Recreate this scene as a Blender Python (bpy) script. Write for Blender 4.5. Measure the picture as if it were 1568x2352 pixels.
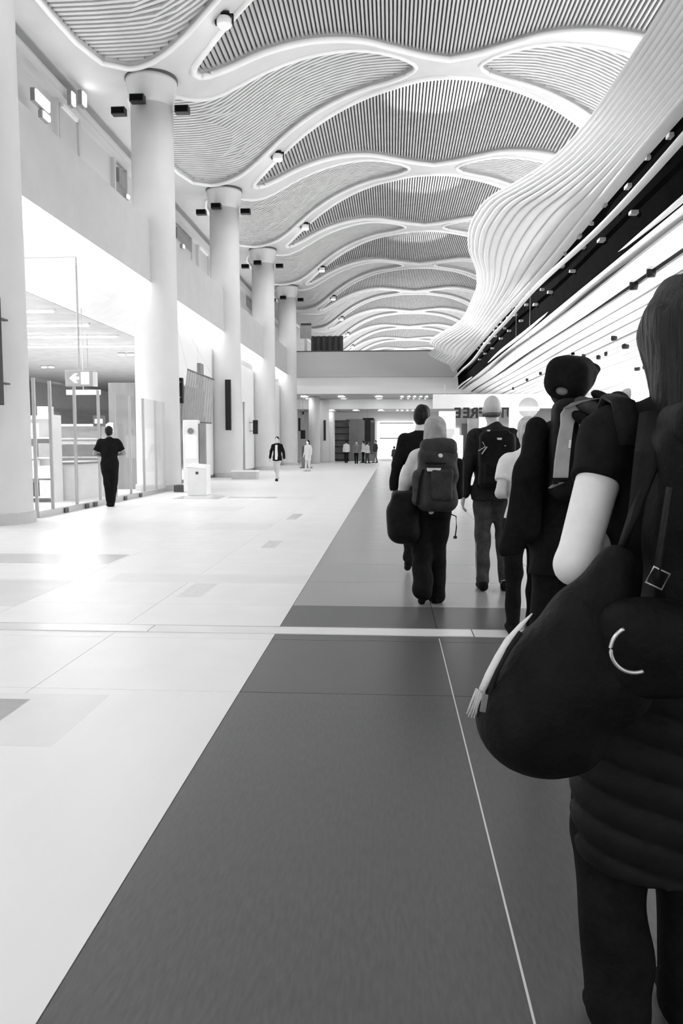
import bpy, bmesh, math, random
import numpy as np
from mathutils import Vector, Matrix

for _o in list(bpy.data.objects):
    bpy.data.objects.remove(_o)
SC = bpy.context.scene
COL = SC.collection
random.seed(7)
RNG = np.random.default_rng(7)

# ------------------------------------------------------------------ camera
F_PX, CX, CY, CAM_H = 1800.0, 784.0, 1176.0, 1.38
PITCH = math.atan((CY - 1022.0) / F_PX)
YAW = math.atan((898.0 - CX) / F_PX * math.cos(PITCH))
cam_d = bpy.data.cameras.new('camera')
cam = bpy.data.objects.new('camera', cam_d)
COL.objects.link(cam)
cam.location = (0, 0, CAM_H)
cam.rotation_euler = (math.pi / 2 - PITCH, 0, YAW)
cam_d.sensor_fit = 'VERTICAL'
cam_d.sensor_height = 36.0
cam_d.lens = 36.0 * F_PX / 2352.0
cam_d.clip_start = 0.05
cam_d.clip_end = 500
SC.camera = cam

# ------------------------------------------------------------------ world, large lights, exposure
world = bpy.data.worlds.new('world')
SC.world = world
world.use_nodes = True
world.node_tree.nodes['Background'].inputs[0].default_value = (1, 1, 1, 1)
world.node_tree.nodes['Background'].inputs[1].default_value = 0.8
SC.view_settings.view_transform = 'Standard'
SC.view_settings.look = 'None'
SC.view_settings.gamma = 1.0
SC.view_settings.use_curve_mapping = False
SC.view_settings.exposure = 0.36

LAMP_W = 380.0       # each rib floodlight
COVE_E = 2.5          # luminous cove under the balcony
SHOP_E = 7.0          # light bars and panels of the shops

def fill_area(name, loc, sx, sy, power, rx=math.pi):
    ld = bpy.data.lights.new(name, 'AREA'); ld.shape = 'RECTANGLE'; ld.size = sx; ld.size_y = sy; ld.energy = power
    lo = bpy.data.objects.new(name, ld); lo.location = loc; lo.rotation_euler = (rx, 0, 0); COL.objects.link(lo)
    return lo
# added area lights brightening the vault from the canopy deck, walkway and far end
for _i in range(6):
    fill_area('canopy_deck_fill', (7.5, 4 + 10.0 * _i, 7.15), 4.0, 8.0, 270.0)
for _i in range(5):
    fill_area('walkway_fill', (-8.4, 9 + 10.0 * _i, 7.15), 1.0, 8.0, 110.0)
for _i in range(5):
    fill_area('far_fill', (1.9, 68 + 10.0 * _i, 8.0), 8.0, 8.0, 330.0)

# narrow uplights on the canopy deck throwing pools of light on the vault
for _y in (23.5, 33.5, 43.5, 53.5):
    _l = bpy.data.lights.new('vault_pool_light', 'SPOT'); _l.energy = 2600.0; _l.spot_size = math.radians(25); _l.spot_blend = 0.35; _l.shadow_soft_size = 0.05
    _o = bpy.data.objects.new('vault_pool_light', _l); _o.location = (5.6, _y - 3.0, 7.2); COL.objects.link(_o)
    _o.rotation_euler = (Vector((1.8, _y - 2.6, 14.4)) - Vector(_o.location)).to_track_quat('-Z', 'Y').to_euler()
# added area lights brightening the right soffit from shelf height and the left shop
for _i in range(8):
    fill_area('shelf_top_fill', (8.9, 3 + 6.0 * _i, 2.25), 2.6, 5.0, 48.0)
    fill_area('front_shelf_fill', (6.3, 3 + 6.0 * _i, 1.62), 0.5, 5.0, 48.0)
for _i in range(5):
    fill_area('left_shop_fill', (-13.0, 15 + 6.0 * _i, 5.1), 5.0, 4.0, 420.0, 0.0)

# ------------------------------------------------------------------ pixel helpers (photo frame 1568 x 2352)
_r = np.array([math.cos(YAW), math.sin(YAW), 0.0])
_f = np.array([-math.sin(YAW) * math.cos(PITCH), math.cos(YAW) * math.cos(PITCH), -math.sin(PITCH)])
_u = np.cross(_r, _f)
def at(px, py, Y=None, X=None, z=None):
    d = (px - CX) / F_PX * _r + (CY - py) / F_PX * _u + _f
    if Y is not None: t = Y / d[1]
    elif X is not None: t = X / d[0]
    else: t = (z - CAM_H) / d[2]
    return np.array([0, 0, CAM_H]) + t * d

# ------------------------------------------------------------------ materials
def mat(name, v, rough=0.6, var=0.0, scale=8.0, spec=0.3, bump=0.0, bscale=60.0, emit=0.0, metal=0.0, stretch=None, sheen=0.0):
    m = bpy.data.materials.new(name)
    m.use_nodes = True
    nt = m.node_tree
    b = nt.nodes['Principled BSDF']
    b.inputs['Base Color'].default_value = (v, v, v, 1)
    b.inputs['Roughness'].default_value = rough
    b.inputs['Metallic'].default_value = metal
    b.inputs['Specular IOR Level'].default_value = spec
    if sheen: b.inputs['Sheen Weight'].default_value = sheen
    tc = nt.nodes.new('ShaderNodeTexCoord')
    mp = nt.nodes.new('ShaderNodeMapping')
    nt.links.new(tc.outputs['Object'], mp.inputs[0])
    if stretch: mp.inputs['Scale'].default_value = stretch
    if var > 0:
        n = nt.nodes.new('ShaderNodeTexNoise')
        n.inputs['Scale'].default_value = scale
        n.inputs['Detail'].default_value = 5
        nt.links.new(mp.outputs[0], n.inputs['Vector'])
        r = nt.nodes.new('ShaderNodeMapRange')
        r.inputs['From Min'].default_value = 0.3
        r.inputs['From Max'].default_value = 0.7
        r.inputs['To Min'].default_value = max(0, v * (1 - var))
        r.inputs['To Max'].default_value = min(1, v * (1 + var))
        nt.links.new(n.outputs[0], r.inputs[0])
        nt.links.new(r.outputs[0], b.inputs['Base Color'])
    if bump > 0:
        n2 = nt.nodes.new('ShaderNodeTexNoise')
        n2.inputs['Scale'].default_value = bscale
        n2.inputs['Detail'].default_value = 4
        nt.links.new(mp.outputs[0], n2.inputs['Vector'])
        bp = nt.nodes.new('ShaderNodeBump')
        bp.inputs['Strength'].default_value = bump
        bp.inputs['Distance'].default_value = 0.02
        nt.links.new(n2.outputs[0], bp.inputs['Height'])
        nt.links.new(bp.outputs[0], b.inputs['Normal'])
    if emit > 0:
        b.inputs['Emission Color'].default_value = (1, 1, 1, 1)
        b.inputs['Emission Strength'].default_value = emit
    return m

def glass_mat(name, tint=0.96, rough=0.05, mixv=0.04):
    m = bpy.data.materials.new(name)
    m.use_nodes = True
    nt = m.node_tree
    out = nt.nodes['Material Output']
    nt.nodes.remove(nt.nodes['Principled BSDF'])
    tr = nt.nodes.new('ShaderNodeBsdfTransparent')
    tr.inputs[0].default_value = (tint, tint, tint, 1)
    gl = nt.nodes.new('ShaderNodeBsdfGlossy')
    gl.inputs['Roughness'].default_value = rough
    gl.inputs[0].default_value = (0.9, 0.9, 0.9, 1)
    df = nt.nodes.new('ShaderNodeBsdfDiffuse')
    df.inputs[0].default_value = (0.7, 0.7, 0.7, 1)
    lw = nt.nodes.new('ShaderNodeLayerWeight')
    lw.inputs[0].default_value = 0.25
    m1 = nt.nodes.new('ShaderNodeMixShader')
    m2 = nt.nodes.new('ShaderNodeMixShader')
    m2.inputs[0].default_value = mixv
    lw.inputs[0].default_value = 0.3
    pw = nt.nodes.new('ShaderNodeMath'); pw.operation = 'POWER'; pw.inputs[1].default_value = 3.0
    sc_ = nt.nodes.new('ShaderNodeMath'); sc_.operation = 'MULTIPLY'; sc_.inputs[1].default_value = 0.45
    nt.links.new(lw.outputs['Facing'], pw.inputs[0]); nt.links.new(pw.outputs[0], sc_.inputs[0])
    nt.links.new(sc_.outputs[0], m1.inputs[0])
    nt.links.new(tr.outputs[0], m1.inputs[1])
    nt.links.new(gl.outputs[0], m1.inputs[2])
    nt.links.new(m1.outputs[0], m2.inputs[1])
    nt.links.new(df.outputs[0], m2.inputs[2])
    nt.links.new(m2.outputs[0], out.inputs[0])
    return m

M = {}
M['tile_light'] = mat('light_stone', 0.86, 0.36, 0.03, 3.0, 0.5)
M['tile_light2'] = mat('light_stone_warm', 0.80, 0.36, 0.03, 3.0, 0.5)
M['tile_grey'] = mat('pale_grey_stone', 0.64, 0.22, 0.06, 4.0, 0.5)
M['tile_grey2'] = mat('very_pale_grey_stone', 0.72, 0.35, 0.05, 4.0, 0.5)
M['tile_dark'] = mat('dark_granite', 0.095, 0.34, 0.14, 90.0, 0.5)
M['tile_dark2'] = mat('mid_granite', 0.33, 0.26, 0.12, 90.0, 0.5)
M['grout'] = mat('grout', 0.18, 0.8, 0.1)
M['seam'] = mat('metal_seam', 0.65, 0.3, 0.1, 20, 0.5)
M['plate'] = mat('threshold_plate', 0.80, 0.28, 0.06, 12, 0.6)
M['plaster'] = mat('white_plaster', 0.80, 0.7, 0.03, 2.0, 0.2)
M['column'] = mat('column_plaster', 0.64, 0.6, 0.03, 1.5, 0.2)
M['parapet'] = mat('parapet_plaster', 0.52, 0.7, 0.04, 1.5, 0.2)
M['rib'] = mat('rib_plaster', 0.62, 0.65, 0.04, 1.2, 0.2)
M['trimw'] = mat('white_trim', 0.85, 0.4, 0.02, 3, 0.4)
M['slat'] = mat('ceiling_slat_wood', 0.50, 0.6, 0.10, 2.0, 0.2)
M['slat_side'] = mat('side_slat_metal', 0.62, 0.55, 0.06, 2.0, 0.3)
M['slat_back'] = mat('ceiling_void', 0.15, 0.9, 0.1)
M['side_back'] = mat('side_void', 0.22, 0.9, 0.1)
M['fascia'] = mat('fascia_white', 0.92, 0.38, 0.02, 3.0, 0.4)
M['black_glass'] = mat('black_glazing', 0.006, 0.9, 0.2, 3.0, 0.0)
M['black'] = mat('black_plastic', 0.012, 0.45, 0.2, 10, 0.3)
M['dark_grey'] = mat('dark_grey_panel', 0.09, 0.5, 0.1, 4)
M['mid_grey'] = mat('mid_grey_panel', 0.24, 0.55, 0.12, 3)
M['light_grey'] = mat('light_grey_panel', 0.52, 0.5, 0.08, 3)
M['white'] = mat('white_paint', 0.85, 0.45, 0.03, 4)
M['steel'] = mat('brushed_steel', 0.5, 0.35, 0.1, 12, 0.5, metal=0.4)
M['cove'] = mat('cove_light', 0.9, 0.5, 0.01, 3, emit=COVE_E)
M['lightbar'] = mat('light_bar', 0.9, 0.5, 0.01, 3, emit=SHOP_E)
M['lens'] = mat('lamp_lens', 0.9, 0.3, 0.01, 3, emit=14.0)
M['screen'] = mat('bright_screen', 0.9, 0.3, 0.05, 3, emit=0.95)
M['shopceil'] = mat('shop_ceiling', 0.5, 0.7, 0.1, 2)
M['glass'] = glass_mat('clear_glass')
M['glass_up'] = glass_mat('hazy_glass', 0.85, 0.1, 0.25)

# ------------------------------------------------------------------ mesh helpers
def link(o, parent=None):
    COL.objects.link(o)
    if parent is not None:
        o.parent = parent
    return o
def tag(o, label=None, cat=None, group=None, kind=None):
    if label: o['label'] = label
    if cat: o['category'] = cat
    if group: o['group'] = group
    if kind: o['kind'] = kind
    return o
def mesh_obj(name, verts, faces, material, parent=None, smooth=False, autosm=None):
    me = bpy.data.meshes.new(name)
    me.from_pydata([tuple(map(float, v)) for v in verts], [], [tuple(map(int, f)) for f in faces])
    me.materials.append(material)
    if smooth:
        me.polygons.foreach_set('use_smooth', [True] * len(me.polygons))
    me.update()
    o = bpy.data.objects.new(name, me)
    return link(o, parent)
def empty(name, loc=(0, 0, 0), parent=None):
    o = bpy.data.objects.new(name, None)
    o.location = loc
    o.empty_display_size = 0.1
    return link(o, parent)

class MB:
    """collects boxes, tubes, lathes into one mesh"""
    def __init__(s): s.v, s.f = [], []
    def add(s, v, f):
        b = len(s.v)
        s.v += [tuple(p) for p in v]
        s.f += [tuple(i + b for i in q) for q in f]
        return s
    def box(s, x0, x1, y0, y1, z0, z1):
        v = [(x, y, z) for x in (x0, x1) for y in (y0, y1) for z in (z0, z1)]
        return s.add(v, [(0, 1, 3, 2), (4, 6, 7, 5), (0, 4, 5, 1), (2, 3, 7, 6), (0, 2, 6, 4), (1, 5, 7, 3)])
    def obox(s, c, h, R):
        R = np.array(R); c = np.array(c)
        v = [c + R @ np.array([a * h[0], b * h[1], d * h[2]]) for a in (-1, 1) for b in (-1, 1) for d in (-1, 1)]
        return s.add(v, [(0, 1, 3, 2), (4, 6, 7, 5), (0, 4, 5, 1), (2, 3, 7, 6), (0, 2, 6, 4), (1, 5, 7, 3)])
    def lathe(s, prof, c=(0, 0, 0), n=32, cap=True):
        vs, fs = [], []
        for (r, z) in prof:
            for i in range(n):
                a = 2 * math.pi * i / n
                vs.append((c[0] + r * math.cos(a), c[1] + r * math.sin(a), c[2] + z))
        for j in range(len(prof) - 1):
            for i in range(n):
                k = (i + 1) % n
                fs.append((j * n + i, j * n + k, (j + 1) * n + k, (j + 1) * n + i))
        if cap:
            fs.append(tuple(range(n))[::-1])
            fs.append(tuple((len(prof) - 1) * n + i for i in range(n)))
        return s.add(vs, fs)
    def tube(s, pts, r, n=8, closed=False, sx=1.0, sy=1.0, up=(0, 0, 1), cap=True):
        pts = [np.array(p, float) for p in pts]
        m = len(pts)
        rs = r if hasattr(r, '__len__') else [r] * m
        vs, fs = [], []
        up = np.array(up, float)
        for i, p in enumerate(pts):
            a = pts[(i - 1) % m] if (closed or i > 0) else p
            b = pts[(i + 1) % m] if (closed or i < m - 1) else p
            t = b - a; t /= (np.linalg.norm(t) + 1e-9)
            u = np.cross(up, t)
            if np.linalg.norm(u) < 1e-3: u = np.cross((1, 0, 0), t)
            u /= np.linalg.norm(u); w = np.cross(t, u)
            for q in range(n):
                an = 2 * math.pi * (q + 0.5) / n
                vs.append(p + rs[i] * (sx * math.cos(an) * u + sy * math.sin(an) * w))
        L = m if closed else m - 1
        for i in range(L):
            for q in range(n):
                k = (q + 1) % n; j = (i + 1) % m
                fs.append((i * n + q, i * n + k, j * n + k, j * n + q))
        if not closed and cap:
            fs.append(tuple(range(n))[::-1]); fs.append(tuple((m - 1) * n + q for q in range(n)))
        return s.add(vs, fs)
    def build(s, name, material, parent=None, smooth=False):
        return mesh_obj(name, s.v, s.f, material, parent, smooth)

def crom(xs, pts):
    """smooth (monotone-ish) interpolation through pts [(x, y)]"""
    P = sorted(pts)
    X = np.array([p[0] for p in P], float); Yv = np.array([p[1] for p in P], float)
    d = np.gradient(Yv, X)
    xs = np.clip(np.asarray(xs, float), X[0], X[-1])
    i = np.clip(np.searchsorted(X, xs) - 1, 0, len(X) - 2)
    h = X[i + 1] - X[i]; t = (xs - X[i]) / h
    return ((2 * t**3 - 3 * t**2 + 1) * Yv[i] + (t**3 - 2 * t**2 + t) * h * d[i]
            + (-2 * t**3 + 3 * t**2) * Yv[i + 1] + (t**3 - t**2) * h * d[i + 1])

UNIT = MB().box(-.5, .5, -.5, .5, -.5, .5)
def unit_mesh(name, material):
    me = bpy.data.meshes.new(name)
    me.from_pydata(UNIT.v, [], UNIT.f)
    me.materials.append(material)
    return me
_units = {}
def ubox(name, material, x0, x1, y0, y1, z0, z1, parent=None):
    """a box that shares one unit mesh per material"""
    k = material.name
    if k not in _units: _units[k] = unit_mesh('unit_' + k, material)
    o = bpy.data.objects.new(name, _units[k])
    o.location = ((x0 + x1) / 2, (y0 + y1) / 2, (z0 + z1) / 2)
    o.scale = (abs(x1 - x0), abs(y1 - y0), abs(z1 - z0))
    return link(o, parent)
def bevel(o, w=0.01, seg=2):
    b = o.modifiers.new('bevel', 'BEVEL'); b.width = w; b.segments = seg; b.limit_method = 'ANGLE'
    return o

# ================================================================== STRUCTURE
S = 10.0
YK = [13.5 + S * k for k in range(-2, 12)]     # column / vault axes
XA = 1.9                                        # vault axis
XC = -7.05                                      # column row
BALX = -7.0
# ---------------------------------------------------------------- floor
floor = mesh_obj('floor', *(lambda m: (m.v, m.f))(MB().box(-22, 22, -8, 75, -0.12, -0.012)), M['grout'])
tag(floor, 'polished stone floor, pale on the left and dark granite on the right', kind='structure')
T = 1.19; X0 = -0.84; Y0 = 4.25; G = 0.003
dark_ins = {(-6, 12), (-4, 13)}
warm_ins = {(-2, 7), (-3, 10), (-2, 13)}
for j in range(-1, 15):
    for i in range(-6, 6):
        x0, y0 = X0 + i * T, Y0 + j * T
        y1 = y0 + T
        if j == -1: y0 = Y0 - 5 * T
        if i >= 0:
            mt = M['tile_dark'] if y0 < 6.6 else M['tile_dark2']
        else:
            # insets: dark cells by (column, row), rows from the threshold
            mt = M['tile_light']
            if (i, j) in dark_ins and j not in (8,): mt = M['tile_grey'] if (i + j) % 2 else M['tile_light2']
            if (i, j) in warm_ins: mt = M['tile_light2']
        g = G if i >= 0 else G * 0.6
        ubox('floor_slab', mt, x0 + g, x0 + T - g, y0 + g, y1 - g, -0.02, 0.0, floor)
yend = Y0 + 15 * T
ubox('paving', M['tile_light'], -22, X0 - 0.003, yend, 75, -0.02, 0.0, floor)
ubox('paving', M['tile_light'], -22, X0 - 6 * T, -8, yend - 0.003, -0.02, 0.0, floor)
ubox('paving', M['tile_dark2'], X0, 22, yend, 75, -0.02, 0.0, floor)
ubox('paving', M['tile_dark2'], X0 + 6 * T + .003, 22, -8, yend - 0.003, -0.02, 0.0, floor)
# long grey inlays seen on the pale floor
for (xa, xb, ya, yb, mm) in [(-6.3, -3.28, 8.85, 9.62, 'tile_grey'), (-6.5, -3.22, 6.45, 7.75, 'tile_grey2'),
                             (-1.95, -1.72, 6.95, 7.65, 'tile_grey2'), (-2.75, -1.95, 3.72, 4.05, 'tile_grey2'),
                             (-1.75, -1.55, 10.4, 11.2, 'tile_grey'), (-1.95, -1.75, 14.4, 15.6, 'tile_grey'), (-4.3, -3.0, 20.2, 20.7, 'tile_grey'),
                             (-2.9, -0.86, 7.7, 8.2, 'tile_light2'), (-2.3, -1.55, 3.4, 4.15, 'tile_light2')]:
    ubox('floor_inlay', M[mm], xa, xb, ya, yb, -0.015, 0.0006, floor)
ubox('joint_strip', M['seam'], 0.3468, 0.3532, -1, 5.55, -0.015, 0.0008, floor)
thr = empty('trim_1', (0, 5.7, 0)); tag(thr, 'bright metal threshold strip crossing the floor', kind='structure')
for (xa, xb) in [(-7.0, -4.4), (-4.39, -1.8), (-1.79, 0.6), (0.61, 3.2)]:
    ubox('threshold_plate', M['plate'], xa, xb, -.10, .10, 0.0, 0.006, thr)
    ubox('threshold_groove', M['steel'], xa, xb, .10, .13, 0.0, 0.004, thr)

# ---------------------------------------------------------------- vaulted ceiling
PROF = [(1.9, 14.38), (0.9, 14.42), (0, 14.42), (-1, 14.38), (-2, 14.18), (-3, 13.83), (-4, 13.32), (-5, 12.65), (-5.5, 12.32), (-6, 12.1), (-6.6, 12.02), (-7.2, 12.0), (-9.8, 12.0)]
AIN = [(1.9, 4.40), (1, 4.15), (0, 3.6), (-1, 2.98), (-2, 2.43), (-3, 1.9), (-4, 1.38), (-5, .85), (-5.45, .55), (-5.7, .3), (-5.8, 0.0)]
OUT = [(-8.5, 5.0), (-8.47, 3.6), (-8.38, 2.3), (-8.1, 1.15), (-7.5, .78), (-6.8, .98), (-6.2, 1.42), (-5.6, 1.8), (-5, 2.08), (-4, 2.48), (-3, 2.85), (-2, 3.2), (-1, 3.58), (0, 4.08), (.45, 4.42), (.72, 4.75), (.8, 5.0)]
def fold(X): return XA - np.abs(np.asarray(X, float) - XA)
def zc(X): return crom(fold(X), PROF)
def lin(xs, pts):
    P = sorted(pts); return np.interp(xs, [p[0] for p in P], [p[1] for p in P])
def a_in(X):
    X = fold(X); return np.where(X <= -5.8, 0.0, np.where(X > -5.0, crom(X, AIN), lin(X, AIN)))
def o_out(X):
    X = fold(X); return np.where((X <= -8.5) | (X >= .8), 5.0, np.where((X > -7.5) & (X < .4), crom(X, OUT), lin(X, OUT)))
ceiling = empty('ceiling', (0, 0, 0))
tag(ceiling, 'pale vaulted hall ceiling of curved ribs and slatted panels', kind='structure')
XS = np.unique(np.concatenate([np.linspace(-9.8, XA, 95), [p[0] for p in AIN], [p[0] for p in OUT], np.linspace(-8.5, -7.4, 12), np.linspace(.3, .8, 8), np.linspace(-5.8, -5.0, 10)]))
XS = np.concatenate([XS, (2 * XA - XS)[::-1][1:]])
REC = 0.26          # panel recess
def rib_mesh():
    """one bay of the rib: v from -5 to 5 about its column axis"""
    mb = MB()
    zz = zc(XS); aa = a_in(XS); oo = o_out(XS)
    for sgn in (-1, 1):
        vs, fs = [], []
        NV = 3
        for x, z, a, o in zip(XS, zz, aa, oo):
            for q in range(NV + 1):
                vs.append((x, sgn * (a + (o - a) * q / NV), z))
        for i in range(len(XS) - 1):
            for q in range(NV):
                k = i * (NV + 1) + q
                f = (k, k + 1, k + NV + 2, k + NV + 1)
                fs.append(f if sgn > 0 else f[::-1])
        mb.add(vs, fs)
        # risers along the two panel edges
        for edge, lo_, hi_ in ((aa, -5.8, 99), (oo, -8.5, .8)):
            vs, fs = [], []
            for x, z, e in zip(XS, zz, edge):
                vs += [(x, sgn * e, z), (x, sgn * e, z + REC + .1)]
            for i in range(len(XS) - 1):
                fa, fb = fold(XS[i]), fold(XS[i + 1])
                if min(fa, fb) < lo_ - 1e-6 or max(fa, fb) > hi_ + 1e-6: continue
                fs.append((2 * i, 2 * i + 1, 2 * i + 3, 2 * i + 2))
            mb.add(vs, fs)
    return mb
_rm = rib_mesh()
_rib0 = mesh_obj('ceiling_rib', _rm.v, _rm.f, M['rib'], ceiling, smooth=False)
_rib0.data.polygons.foreach_set('use_smooth', [True] * len(_rib0.data.polygons))
# trims
def loop_c():
    xs = XS[(fold(XS) >= -5.8)]
    a = a_in(xs)
    return [(x, -v) for x, v in zip(xs, a)] + [(x, v) for x, v in zip(xs[::-1][1:-1], a[::-1][1:-1])]
def loop_s():
    xs = XS[(XS >= -8.5) & (XS <= .8)]
    o = o_out(xs)
    return [(x, v) for x, v in zip(xs, o)] + [(x, 10 - v) for x, v in zip(xs[::-1][1:-1], o[::-1][1:-1])]
LC, LS = loop_c(), loop_s()
tc_m = MB().tube([(x, v, zc(x) - .01) for x, v in LC], 0.105, 8, closed=True)
ts_m = MB().tube([(x, v, zc(x) - .01) for x, v in LS], 0.075, 8, closed=True)
tsr_m = MB().tube([(2 * XA - x, v, zc(x) - .01) for x, v in LS], 0.075, 8, closed=True)
def shared(name, src, parent, loc):
    o = bpy.data.objects.new(name, src.data); o.location = loc
    return link(o, parent)
PC = 0.125; PS = 0.2
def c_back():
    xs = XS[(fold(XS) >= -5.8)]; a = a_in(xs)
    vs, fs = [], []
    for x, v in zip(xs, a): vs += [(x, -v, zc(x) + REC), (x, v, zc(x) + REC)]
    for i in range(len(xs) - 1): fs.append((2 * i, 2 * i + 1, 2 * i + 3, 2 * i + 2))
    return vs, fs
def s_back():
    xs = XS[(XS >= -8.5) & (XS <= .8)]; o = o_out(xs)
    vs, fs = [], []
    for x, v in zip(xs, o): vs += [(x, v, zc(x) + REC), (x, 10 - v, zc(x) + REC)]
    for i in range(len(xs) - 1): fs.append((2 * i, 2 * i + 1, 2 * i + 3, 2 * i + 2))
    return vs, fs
c_xs = np.arange(-5.7, 2 * XA + 5.7, PC)
def c_slat(x):
    a = float(a_in(x)); z = float(zc(x))
    return (x - .034, x + .034, -a, a, z + REC - .11, z + REC - .005)
dense = np.linspace(-8.5, .8, 400); dense_o = o_out(dense)
def s_slat(v, mir=False, seg=7):
    vv = min(v, 10 - v)
    ok = dense[dense_o <= vv + 1e-6]
    if len(ok) < 4: return None
    xs = np.linspace(ok[0], ok[-1], seg + 1)
    vs, fs = [], []
    for x in xs:
        z = float(zc(x)) + REC
        X = 2 * XA - x if mir else x
        for dv, dz in ((-.055, -.01), (.055, -.01), (.055, -.09), (-.055, -.09)):
            vs.append((X, v + dv, z + dz))
    for i in range(seg):
        for q in range(4):
            k = (q + 1) % 4
            fs.append((i * 4 + q, i * 4 + k, i * 4 + 4 + k, i * 4 + 4 + q))
    fs += [(3, 2, 1, 0), tuple(seg * 4 + q for q in range(4))]
    return vs, fs
s_vs = np.arange(.9, 9.2, PS)
trim0 = trs0 = trr0 = cb0 = sb0 = None
stuff_c = MB()
for x in c_xs: stuff_c.box(*c_slat(x))
stuff_s, stuff_r = MB(), MB()
for v in s_vs:
    q = s_slat(v, seg=10)
    if q: stuff_s.add(*q)
    q = s_slat(v, True, seg=10)
    if q: stuff_r.add(*q)
first = {}
def inst(key, name, v, f, m, parent, loc, smooth=False):
    if key not in first:
        o = mesh_obj(name, v, f, m, parent, smooth); o.location = loc; first[key] = o
        return o
    return shared(name, first[key], parent, loc)
for n, yk in enumerate(YK):
    if n == 0: _rib0.location = (0, yk, 0)
    else: shared('ceiling_rib', _rib0, ceiling, (0, yk, 0))
    inst('tc', 'panel_trim', tc_m.v, tc_m.f, M['trimw'], ceiling, (0, yk, 0), True)
    inst('ts', 'panel_trim', ts_m.v, ts_m.f, M['trimw'], ceiling, (0, yk, 0), True)
    inst('tsr', 'panel_trim', tsr_m.v, tsr_m.f, M['trimw'], ceiling, (0, yk, 0), True)
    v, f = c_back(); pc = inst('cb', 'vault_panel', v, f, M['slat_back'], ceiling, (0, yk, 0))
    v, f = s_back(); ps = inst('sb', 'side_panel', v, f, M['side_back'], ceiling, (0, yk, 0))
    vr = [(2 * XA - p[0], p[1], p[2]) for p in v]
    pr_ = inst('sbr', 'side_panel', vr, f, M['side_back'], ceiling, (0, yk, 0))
    if abs(yk - 23.5) < .1:
        for x in c_xs:
            b = c_slat(x); ubox('slat', M['slat'], *b, pc)
    else:
        tag(inst('sc', 'slat_field', stuff_c.v, stuff_c.f, M['slat'], pc, (0, 0, 0)), kind='stuff')
    if abs(yk - 13.5) < .1:
        for v in s_vs:
            q = s_slat(v)
            if q: mesh_obj('slat', q[0], q[1], M['slat_side'], ps)
    else:
        tag(inst('ss', 'slat_field', stuff_s.v, stuff_s.f, M['slat_side'], ps, (0, 0, 0)), kind='stuff')
    tag(inst('sr', 'slat_field', stuff_r.v, stuff_r.f, M['slat_side'], pr_, (0, 0, 0)), kind='stuff')

# rib floodlights
def flood(x, y, label, n, gain=1.0):
    z = float(zc(x))
    t = empty('ceiling_floodlight', (x, y, z - .02)); tag(t, label, 'lamp', 'floodlights on the ceiling ribs')
    MB().box(-.16, .16, -.16, .16, -.03, .02).box(-.25, -.21, -.05, .05, -.26, 0).box(.21, .25, -.05, .05, -.26, 0).box(-.25, .25, -.05, .05, -.05, 0).build('bracket', M['black'], t)
    MB().lathe([(.05, .14), (.17, .12), (.21, .03), (.21, -.06), (.18, -.09)], (0, 0, -.2), 20).build('housing', M['white'], t, True)
    MB().lathe([(.18, -.085), (.14, -.13), (.05, -.15)], (0, 0, -.2), 20).build('lens', M['lens'], t, True)
    ld = bpy.data.lights.new('floodlight', 'SPOT'); ld.energy = LAMP_W * gain; ld.spot_size = math.radians(118); ld.spot_blend = 0.9; ld.shadow_soft_size = 0.25
    lo = bpy.data.objects.new('floodlight_beam', ld); lo.location = (0, 0, -.4); link(lo, t)
ordn = ['nearest', 'second', 'third', 'fourth', 'fifth', 'sixth', 'seventh', 'eighth', 'ninth', 'tenth']
for n, yk in enumerate(YK[:2]):  # lamps added to brighten the near floor, stronger than the row ahead
    flood(-4.55, yk - 1.55, f'added round white floodlight on the rib over the camera, {["behind", "ahead of"][n]} it', n, 2.0)
for n, yk in enumerate(YK[2:12]):
    flood(-4.55, yk - 1.55, f'round white floodlight on the left rib above the columns, {ordn[n]} from the camera' if n else 'round white floodlight on the left rib above the nearest column', n)
for n, yk in enumerate(YK[1:10:2]):
    flood(2 * XA + 4.55, yk - 1.55, f'white floodlight on the right rib behind the wavy canopy, {ordn[n]} along the hall', n)

# ---------------------------------------------------------------- columns
COLS = [13.5 + S * k for k in range(-1, 5)]
def column(yk, label, r=0.66, top=12.0, lamps=True):
    t = empty('column', (XC, yk, 0)); tag(t, label, kind='structure')
    MB().lathe([(r + .03, 0), (r, .1), (r - .01, 3), (r - .03, 6.5), (r - .05, 11.2)], n=48).build('shaft', M['column'], t, True)
    MB().lathe([(r - .05, 11.2), (r - .02, 11.35), (r + .03, 11.62), (r + .07, 11.86), (r + .08, 11.95)], n=48).build('capital', M['rib'], t, True)
    MB().lathe([(r + .10, 11.95), (r + .10, 12.03)], n=48).build('shadow_joint', M['dark_grey'], t)  # dark grey ring at the joint above the capital
    MB().lathe([(r + .045, 0), (r + .045, .18), (r + .02, .2)], n=48).build('skirting', M['light_grey'], t)
    return t
for n, yk in enumerate(COLS):
    column(yk, ['round white column beside the camera, out of view', 'thick round white column at the left edge of the picture',
                'round white column right of the hanging arrow sign', 'round white column with the tall black banner',
                'slim-looking round white column before the far bridge', 'round white column meeting the grey bridge'][n])
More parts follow.
